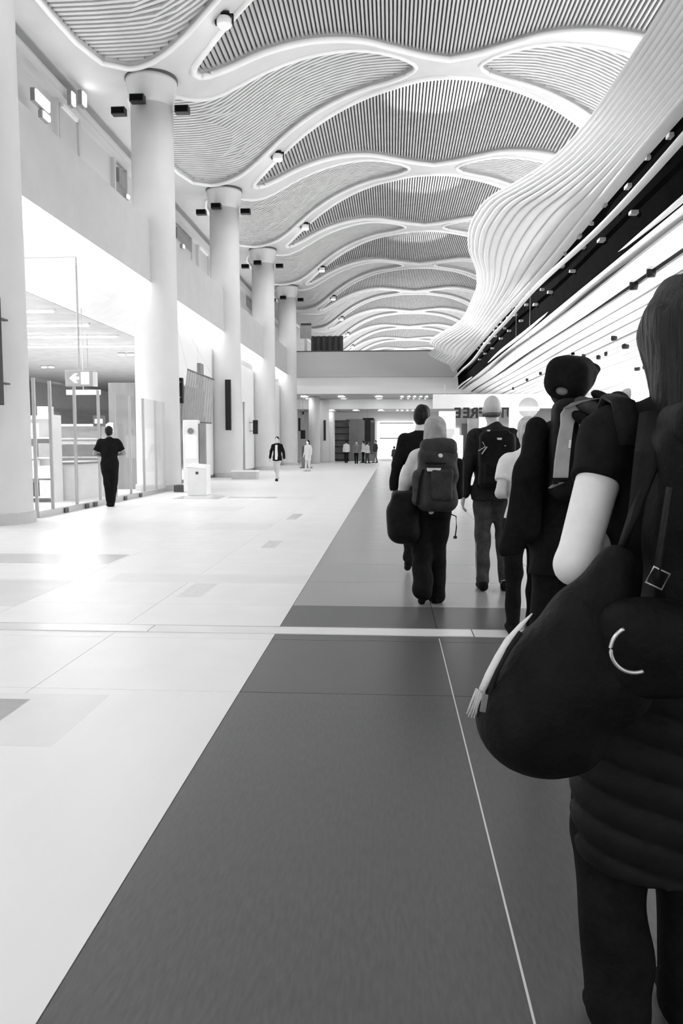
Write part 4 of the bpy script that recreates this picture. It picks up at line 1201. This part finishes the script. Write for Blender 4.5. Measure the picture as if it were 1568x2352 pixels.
# her duffel bag with a pale scarf tied to it
DY = 1.50
d0 = at(1235, 1775, Y=DY)
df = bagroot('duffel_bag', 'large rounded black duffel bag hanging at the hip of the woman on the right', 'bag', d0)
v = Vol()
def dcap(a, b_, ra, rb, k=.06): v.cap(at(*a, Y=DY), at(*b_, Y=DY), pxr(ra, DY), pxr(rb, DY), k, ((0, 1, 0), 1.1))
dcap((1214, 1642), (1283, 1672), 106, 92); dcap((1214, 1642), (1345, 1425), 106, 70); dcap((1283, 1672), (1360, 1470), 92, 80); dcap((1300, 1560), (1400, 1540), 120, 110); dcap((1345, 1425), (1420, 1290), 66, 40)
v.ripple(.003, 30, (.7, .3, .6)).ripple(.002, 60, (.8, -.2, .5), 1)
v.build('bag_body', M['nylon'], df, .008, d0)
sp = [at(*q, Y=DY - .03) for q in ((1196, 1452), (1168, 1490), (1142, 1540), (1122, 1600), (1112, 1645))]
MB().tube([q - d0 for q in sp], .005, 6).build('piping', M['charcoal'], df, True)
MB().tube([at(*q, Y=YY) - d0 for q, YY in (((1400, 1330), 1.52), ((1455, 1180), 1.50), ((1490, 1040), 1.52), ((1500, 950), 1.62))], .022, 8, sx=1.3, sy=.35).build('carry_strap', M['nylon'], df, True)
q_ = at(1111, 1615, Y=DY - .09)
MB().obox(q_ - d0, (.005, .003, .016), roty(.15)).build('zip_pull', M['mid_cloth'], df)
scf = bagroot('pale_scarf', 'narrow pale scarf with a fringed end along the black duffel bag', 'scarf', at(1080, 1652, Y=DY - .02))
o2 = at(1080, 1652, Y=DY - .02)
pts = [at(*q, Y=DY - .02) - o2 for q in ((1222, 1409), (1196, 1437), (1165, 1474), (1143, 1512), (1122, 1552), (1107, 1585))]
MB().tube(pts, [.002, .008, .0115, .0125, .0125, .0115], 8, sx=1.0, sy=.6).build('scarf_cloth', M['white_cloth'], scf, True)
for i in range(9):
    a = at(1095 + i * 2.4, 1582 + i * 1.0, Y=DY - .02) - o2; b_ = at(1072 + i * 3.4, 1640 + (i * 7 % 13), Y=DY - .02) - o2
    MB().tube([a, (a + b_) / 2 + np.array([.002 * math.sin(i), 0, 0]), b_], [.0028, .0026, .0018], 5).build('fringe', M['pale_cloth'], scf, True)

# ---- man in the cap
CYm = 3.95; CXm = gx(1318, CYm)
cm, CJ, chp, cR, cs = person('man in a dark baseball cap and long black jacket', (CXm, CYm, 0), 0.0, 1.80,
    dict(head=(-.02, .05, 1.615), neck=(.03, .01, 1.46), sL=(-.175, 0, 1.375), sR=(.20, 0, 1.395), eL=(-.235, -.05, 1.12), wL=(-.19, .0, .90), eR=(.25, .0, 1.12), wR=(.2, .2, 1.0), kL=(-.11, .02, .5), aL=(-.13, -.06, .10), tL=(-.14, .10, .03), aR=(.12, .22, .09), tR=(.12, .4, .03), kR=(.1, .14, .5)),
    skin='skin', hair='short', hair_m='hair_dark', top='black_cloth', sleeve='long', top_hem=.72, bottom='black_cloth', shoe='black_cloth', h=.0085, build=1.1, head_yaw=-.5, head_tilt=-.15, head_roll=.16)
v = Vol(); v.box(chp(0, -.012, .062), np.array([.103, .120, .092]) * cs, .07 * cs, .03, cR); v.ell(chp(0, -.04, .02), np.array([.098, .098, .085]) * cs, .03, cR)
v.cut(chp(0, -.02, -.045), cR @ np.array([0, .15, -1])); v.ell(chp(.02, .125, .085), np.array([.085, .085, .018]) * cs, .05, cR @ rotx(.35))
v.ell(chp(0, -.145, -.002), np.array([.036, .05, .022]) * cs, .0, cR, op=-1)
v.build('baseball_cap', M['black_knit'], cm, .0075)
v = Vol(); v.ell(chp(0, -.09, -.002), np.array([.05, .034, .035]) * cs, .01, cR); v.build('cap_opening', M['mid_cloth'], cm, .0075)
o = MB().lathe([(.008, 0), (.010, .006), (.006, .012)], n=10).build('cap_button', M['black_knit'], cm, True); o.location = chp(0, -.012, .16)
# draped coat over his left arm
dc = bagroot('draped_coat', 'black coat draped over the left arm of the man in the cap', 'coat', at(1165, 1278, Y=3.82))
o3 = at(1165, 1278, Y=3.82)
v = Vol()
v.cap(at(1232, 985, Y=3.86), at(1215, 1090, Y=3.82), .055, .065, .04, ((0, 1, 0), .8)); v.cap(at(1213, 1080, Y=3.82), at(1172, 1262, Y=3.82), .062, .055, .04, ((0, 1, 0), .6)); v.cap(at(1225, 1120, Y=3.82), at(1215, 1215, Y=3.82), .05, .06, .04, ((0, 1, 0), .6))
v.cut(at(1160, 1277, Y=3.82), (.1, 0, -1)); v.ripple(.004, 36, (.9, .2, .2))
v.build('coat_cloth', M['black_cloth'], dc, .009, o3)
# his pack with the grey strap panel and rolled bundle
o4 = at(1345, 1160, Y=3.70)
pk = bagroot('backpack', 'black backpack with a broad pale grey strap on the man in the cap', 'backpack', o4)
v = Vol().box(at(1350, 1035, Y=3.74), (.17, .09, .24), .06, .03).ripple(.003, 34, (.4, .1, .8)); v.build('pack_body', M['nylon'], pk, .010, o4)
def strip(pts, w, th, Y, name, m, parent, off):
    """flat band through pixel points [(px, py, half width px)] at depth Y, real thickness"""
    vs, fs = [], []
    for (x, y, hw) in pts:
        for dy in (0, th):
            vs += [at(x - hw, y, Y=Y) + np.array([0, dy, 0]) - off, at(x + hw, y, Y=Y) + np.array([0, dy, 0]) - off]
    for i in range(len(pts) - 1):
        a = i * 4; b_ = a + 4
        fs += [(a, a + 1, b_ + 1, b_), (a + 2, b_ + 2, b_ + 3, a + 3), (a, b_, b_ + 2, a + 2), (a + 1, a + 3, b_ + 3, b_ + 1)]
    fs += [(0, 2, 3, 1), (len(vs) - 4, len(vs) - 3, len(vs) - 1, len(vs) - 2)]
    return bevel(mesh_obj(name, vs, fs, M[m], parent), .004, 2)
gs_ = strip([(1288, 1098, 17), (1291, 1060, 17), (1297, 1010, 16), (1303, 975, 15), (1308, 950, 20), (1316, 935, 17), (1330, 922, 8)], 0, .02, 3.60, 'grey_strap', 'mid_cloth', pk, o4)
gs_.data.materials[0] = mat('pale_grey_strap', .40, .8, .12, 20, .2)
strip([(1277, 1104, 7), (1274, 1112, 7)], 0, .02, 3.59, 'buckle', 'nylon', pk, o4); strip([(1297, 1098, 8), (1296, 1104, 8)], 0, .02, 3.59, 'buckle', 'nylon', pk, o4)
strip([(1286, 1108, 12), (1272, 1116, 7), (1262, 1122, 4)], 0, .012, 3.60, 'strap_tail', 'mid_cloth', pk, o4)
strip([(1310, 1010, 2.5), (1308, 1030, 3)], 0, .01, 3.585, 'label_tag', 'white_cloth', pk, o4)
o5 = at(1390, 960, Y=3.6)
bu = bagroot('rolled_bundle', 'rolled patterned scarf bundle on the shoulder of the man in the cap', 'bundle', o5)
def lump(px, py, rpx, m, Y=3.6, sy=1.0, name='fold', el=(1, 1, 1)):
    Vol().ell(at(px, py, Y=Y), np.array(el) * pxr(rpx, Y), .01, roty(.5)).ripple(.003, 60, (.6, .3, .7), px).build(name, M[m], bu, .009, o5)
lump(1350, 935, 26, 'grey_cloth', el=(1.3, .8, .7)); lump(1385, 915, 20, 'nylon', el=(1.5, .8, .6)); lump(1372, 948, 22, 'nylon', el=(1.4, .8, .8)); lump(1393, 945, 14, 'mid_cloth', 3.54)
lump(1420, 925, 24, 'charcoal', el=(1.1, .8, 1)); lump(1432, 915, 17, 'pale_cloth', 3.66, el=(.8, .8, 1.6)); lump(1440, 935, 15, 'white_cloth', 3.68, el=(1.2, .8, 1)); lump(1430, 945, 20, 'grey_cloth', 3.58)
lump(1350, 980, 19, 'mid_cloth', 3.6, el=(1.2, .6, .8)); lump(1335, 960, 15, 'nylon', 3.58, el=(1.6, .6, .9))
strip([(1300, 938, 6), (1325, 925, 10), (1352, 918, 10), (1375, 915, 8)], 0, .03, 3.56, 'loose_band', 'mid_cloth', bu, o5)

# ---- pale-shirted person between them
PY = 5.7; PX = gx(1212, PY)
pp, PJ, php, pR, ps_ = person('person with fair hair and white short-sleeved shirt half hidden behind the man in the cap', (PX, PY, 0), 0.0, 1.58,
    dict(eL=(-.225, -.10, 1.15), wL=(-.12, .14, 1.12), sL=(-.16, 0, 1.40), kL=(-.09, .02, .5), aR=(.1, .2, .09), tR=(.1, .38, .03), kR=(.1, .12, .5)), skin='skin', hair='short', hair_m='hair_fair', top='white_cloth', sleeve=.62, top_hem=.9, bottom='black_cloth', shoe='black_cloth', h=.012)

# ---- bald man with backpack
BYm = 7.5; BXm = gx(1134, BYm)
bm, BJ, bhp, bR, bs = person('bald man in charcoal jacket and grey trousers walking in the middle of the group', (BXm, BYm, 0), 0.0, 1.83,
    dict(head=(-.02, .03, 1.64), eL=(-.235, -.04, 1.13), wL=(-.265, .0, .87), kL=(-.085, .02, .5), aL=(-.09, -.06, .10), tL=(-.10, .10, .03), kR=(.10, .05, .5), aR=(.12, -.01, .09), tR=(.14, .17, .03), eR=(.23, -.04, 1.13)),
    skin='skin', hair=None, top='charcoal', sleeve='long', top_hem=.82, bottom='grey_cloth', b_hem=.09, shoe='black_cloth', h=.0095, build=1.05)
for sx in (-1, 1):
    k_, a_ = BJ['kL' if sx < 0 else 'kR'], BJ['aL' if sx < 0 else 'aR']
    MB().tube([k_ + np.array([sx * .066, -.02, -.03]), (k_ + a_) / 2 + np.array([sx * .064, -.03, 0]), a_ + np.array([sx * .058, -.03, .03])], .007, 6, sx=.4).build('side_stripe', M['light_grey'], bm, True)
for i in range(3):
    a_ = BJ['aR']
    MB().tube([a_ + np.array([-.045 + .0 * i, -.045 + .0 * i, -.005 - i * .017]), a_ + np.array([.0, -.062, .012 - i * .017]), a_ + np.array([.04, -.045, .03 - i * .017])], .0045, 5).build('shoe_stripe', M['patch'], bm, True)
v = Vol().ell(bhp(0, -.016, -.048), np.array([.074, .090, .032]) * bs, .01, bR); v.cut(bhp(0, .02, 0), (0, 1, 0)); v.build('fringe_and_shade', mat('grey_hair_and_shade', .10, .7, .4, 80, .2), bm, .009)  # nape band: cropped hair, partly shade painted dark
o6 = np.array([BXm, BYm - .2, 1.0])
pk2 = bagroot('backpack', 'black daypack with small white marks on the bald man', 'backpack', o6)
Vol().box((BXm + .0, BYm - .21, 1.24), (.165, .085, .26), .06, .03).box((BXm, BYm - .29, 1.12), (.12, .035, .11), .03, .02).ripple(.004, 34, (.5, .2, .8)).build('pack_body', M['nylon'], pk2, .011, o6)
Vol().box((BXm, BYm - .22, 1.47), (.12, .07, .05), .04, .02).build('pack_lid', M['nylon'], pk2, .011, o6)
for i, (px, py, w, hh) in enumerate([(1147, 1008, 6, 2.5), (1146, 1089, 5, 3), (1122, 989, 4, 2), (1160, 1024, 2, 1)]):
    strip([(px, py - hh, w), (px, py + hh, w * .8)], 0, .01, BYm - .335 if i else BYm - .31, 'reflective_mark', 'patch', pk2, o6)
MB().tube([at(1108, 1015, Y=BYm - .31) - o6, at(1114, 1026, Y=BYm - .32) - o6, at(1098, 1036, Y=BYm - .30) - o6], .005, 5).build('cord', M['light_grey'], pk2); MB().tube([at(1118, 1026, Y=BYm - .32) - o6, at(1106, 1043, Y=BYm - .31) - o6], .006, 5).build('cord', M['light_grey'], pk2)
for sx in (-.15, .15):
    MB().tube([(sx, .0, .36), (sx, .13, .52), (sx, .28, .50), (sx, .36, .34), (sx, .34, .12), (sx, .05, .0)], .02, 6, sx=1.2, sy=.5).build('shoulder_strap', M['nylon'], pk2, True)

# ---- woman in the pale headscarf
SY = 6.75; SX = gx(990, SY)
sw, SJ, shp, sR, ss = person('woman in a pale headscarf and wide black trousers carrying a black holdall', (SX, SY, 0), 0.0, 1.62,
    dict(head=(.035, .05, 1.62), neck=(.03, .03, 1.46), sL=(-.15, 0, 1.39), sR=(.19, 0, 1.39), eL=(-.235, .0, 1.15), wL=(-.275, .08, .95), eR=(.24, 0, 1.15), wR=(.2, .2, 1.02), kL=(-.075, .03, .5), aL=(-.07, -.14, .17), tL=(-.075, .0, .03), kR=(.06, .09, .5), aR=(.06, .10, .09), tR=(.08, .27, .03)),
    skin='skin_pale', hair='scarf', hair_m='scarf', top='pale_cloth', sleeve='long', top_hem=.86, bottom='black_cloth', b_hem=.08, loose=.035, shoe='black_cloth', h=.0095, build=1.0)
o7 = np.array([SX + .03, SY - .22, .86])
pk3 = bagroot('backpack', 'big dark grey trekking backpack on the woman in the headscarf', 'backpack', o7)
Vol().box((SX + .04, SY - .24, 1.10), (.165, .12, .27), .08, .03).ripple(.006, 30, (.5, .2, .8)).ripple(.004, 60, (.3, .4, .6), 1).build('pack_body', M['pack_grey'], pk3, .010, o7)
Vol().box((SX + .05, SY - .24, 1.36), (.15, .115, .075), .06, .03).ripple(.005, 36, (.7, .3, .5)).build('pack_lid', M['pack_grey'], pk3, .010, o7)
Vol().box((SX - .115, SY - .25, 1.03), (.05, .08, .15), .045, .02).ripple(.004, 50, (.4, .3, .8)).build('side_pocket', M['grey_cloth'], pk3, .010, o7)
Vol().box((SX + .07, SY - .36, 1.06), (.09, .035, .13), .03, .02).ripple(.004, 40, (.6, .2, .5)).build('front_pocket', M['pack_grey'], pk3, .010, o7)
Vol().box((SX + .215, SY - .2, 1.10), (.045, .07, .17), .04, .02).build('side_pocket', M['nylon'], pk3, .010, o7)
strip([(996, 1075, 17), (996, 1083, 15)], 0, .008, SY - .385, 'brand_patch', 'patch', pk3, o7)
Vol().ell(at(1011, 1047, Y=SY - .36), (.022, .012, .02), .01).build('badge', M['patch'], pk3, .006, o7)
strip([(1000, 1062, 26), (1002, 1067, 22)], 0, .01, SY - .37, 'lid_gap', 'nylon', pk3, o7)
strip([(972, 1078, 3), (965, 1100, 3.5), (958, 1160, 4)], 0, .01, SY - .37, 'compression_strap', 'nylon', pk3, o7)
MB().tube([at(1028, 1178, Y=SY - .2) - o7, at(1047, 1186, Y=SY - .2) - o7, at(1048, 1210, Y=SY - .2) - o7, at(1045, 1234, Y=SY - .2) - o7], .013, 6, sx=1.0, sy=.4).build('dangling_strap', M['nylon'], pk3)
Vol().box(at(1045, 1234, Y=SY - .2), (.015, .01, .012), .005, .0).build('buckle', M['grey_cloth'], pk3, .004, o7)
o8 = at(922, 1248, Y=SY - .02)
hb = bagroot('holdall', 'black soft holdall carried low in the left hand of the woman in the headscarf', 'bag', o8)
HBY = SY - .02
v = Vol(); v.box(at(926, 1196, Y=HBY), (pxr(38, HBY), .2, pxr(52, HBY)), .115, .03); v.box(at(928, 1150, Y=HBY), (pxr(30, HBY), .16, pxr(22, HBY)), .05, .05)
v.ripple(.005, 34, (.6, .2, .6)).build('bag_body', M['nylon'], hb, .010, o8)
wl_ = np.array([SX, SY, 0]) + SJ['wL'] + np.array([0, .02, -.07])
for dy in (-.09, .09):
    MB().tube([at(900, 1148, Y=HBY) + np.array([0, dy, 0]) - o8, wl_ + np.array([-.03, dy * .3, .0]) - o8, wl_ + np.array([.02, dy * .3, 0.005]) - o8, at(945, 1148, Y=HBY) + np.array([0, dy, 0]) - o8], .012, 6, sx=1.0, sy=.5).build('carry_handle', M['nylon'], hb, True)

# ---- man in the dark suit
UY = 8.5; UX = gx(966, UY)
um, UJ, uhp, uR, us = person('man in a dark suit with a pale collar at the left of the group', (UX, UY, 0), 0.0, 1.80,
    dict(head=(.01, .03, 1.63), eL=(-.25, -.03, 1.13), wL=(-.285, .03, .88), kL=(-.11, -.02, .52), aL=(-.12, -.16, .18), tL=(-.13, -.02, .05), kR=(.09, .14, .5), aR=(.09, .2, .09), tR=(.09, .38, .03)),
    skin='skin', hair='short', hair_m='hair_dark', top='black_cloth', sleeve='long', top_hem=.78, bottom='black_cloth', shoe='black_cloth', h=.011, head_roll=.12, head_yaw=-.2)
v = Vol().cap(UJ['neck'] + np.array([0, -.005, .01]), UJ['neck'] + np.array([0, 0, .045]), .066, .062, .0); v.build('shirt_collar', M['white_cloth'], um, .008)

# ---- standing man by the glass screen
person('man in black standing with bent arms in front of the glass screen', (-6.28, 17.2, 0), 0.35, 1.80,
    dict(eL=(-.30, .02, 1.15), wL=(-.10, .24, 1.10), eR=(.30, .02, 1.16), wR=(.10, .24, 1.12), aL=(-.03, 0, .09), kL=(-.06, .02, .5), tL=(-.06, .17, .03), aR=(.03, -.02, .09), kR=(.085, .02, .5), tR=(.05, .15, .03)),
    skin='skin_dark', hair='short', top='black_knit', sleeve=.75, top_hem=.88, bottom='black_cloth', shoe='black_cloth', h=.016, build=1.12)
# ---- man walking towards the camera
wk, WJ, whp, wR_, ws = person('man in an open dark jacket and pale trousers walking towards the camera', (-4.34, 29.8, 0), math.pi - .15, 1.70,
    dict(eL=(-.25, -.03, 1.14), wL=(-.30, .03, .88), eR=(.27, -.05, 1.15), wR=(.30, .0, .9), kL=(-.05, .10, .5), aL=(-.02, .14, .10), tL=(-.03, .30, .05), kR=(.07, .0, .5), aR=(.05, -.18, .16), tR=(.06, -.04, .05)),
    skin='skin', hair='short', top='black_cloth', sleeve='long', top_hem=.80, bottom='light_grey', shoe='black_cloth', h=.018)
Vol().loft([(.82, 0, .08, .065, .08), (1.1, 0, .09, .055, .075), (1.38, 0, .085, .05, .05)], .02).build('pale_shirt', M['white_cloth'], wk, .014)
# ---- woman in pale clothes further back
person('woman with long dark hair in pale clothes by the far storefront', (gx(707, 41), 41.0, 0), 2.6, 1.64, dict(aR=(.08, .1, .09), tR=(.08, .27, .03)), skin='skin_pale', hair='long', top='pale_cloth', sleeve='long', top_hem=.6, bottom='pale_cloth', shoe='light_grey', h=.02)
# ---- tiny far travellers
for n, (px, Y, H_, t_, b_, hd_, lab) in enumerate([
        (795, 60.0, 1.72, 'white_cloth', 'black_cloth', 0.2, 'tiny far traveller in a white top and black trousers before the shelf rack'),
        (818, 57.5, 1.66, 'mid_cloth', 'black_cloth', 3.3, 'tiny far traveller in grey top left of the seated cluster'),
        (834, 60.5, 1.70, 'pale_cloth', 'black_cloth', 1.2, 'tiny far traveller in pale top below the black banner'),
        (843, 59.0, 1.60, 'white_cloth', 'grey_cloth', -.8, 'tiny far traveller in white beside the pale-topped one'),
        (862, 61.0, 1.74, 'grey_cloth', 'mid_cloth', 2.2, 'tiny far traveller in grey right of the black banner'),
        (905, 50.0, 1.30, 'grey_cloth', 'black_cloth', .6, 'small far traveller half hidden by the man in the suit')]):
    person(lab, (gx(px, Y), Y, 0), hd_, H_, dict(aR=(.08, .12, .09), tR=(.08, .29, .03), kL=(-.08, .0, .5), aL=(-.08, -.1, .1), tL=(-.08, .06, .03)), skin='skin', hair='short', top=t_, sleeve='long', bottom=b_, shoe='black_cloth', h=.026, fingers=False, group='tiny travellers at the far end')

# ---------------------------------------------------------------- small pieces belong to the part they sit on
NEST = {'baseball_cap': ('cap_button', 'cap_opening'), 'sign_box': ('arrow', 'door_symbol', 'end_cap'), 'totem_body': ('screen_panel', 'dial'), 'bin_body': ('lock',),
        'pack_body': ('reflective_mark', 'cord', 'brand_patch', 'badge', 'lid_gap', 'compression_strap', 'buckle', 'metal_ring'), 'bag_body': ('zip_pull', 'piping'),
        'scarf_cloth': ('fringe',), 'trousers': ('side_stripe',), 'shaft': ('shadow_joint',), 'housing': ('lens', 'diffuser', 'front_glass'), 'sign_disc': ('ring', 'bar'), 'grey_strap': ('label_tag', 'strap_tail')}
kind_of = lambda o: o.name.split('.')[0]
for root in [o for o in COL.objects if o.parent is None]:
    kids = list(root.children)
    for host_kind, small in NEST.items():
        host = next((k for k in kids if kind_of(k) == host_kind), None)
        if host is None: continue
        for k in kids:
            if kind_of(k) in small and k.parent is root:
                bpy.context.view_layer.update()
                k.matrix_parent_inverse = host.matrix_basis.inverted()
                k.parent = host
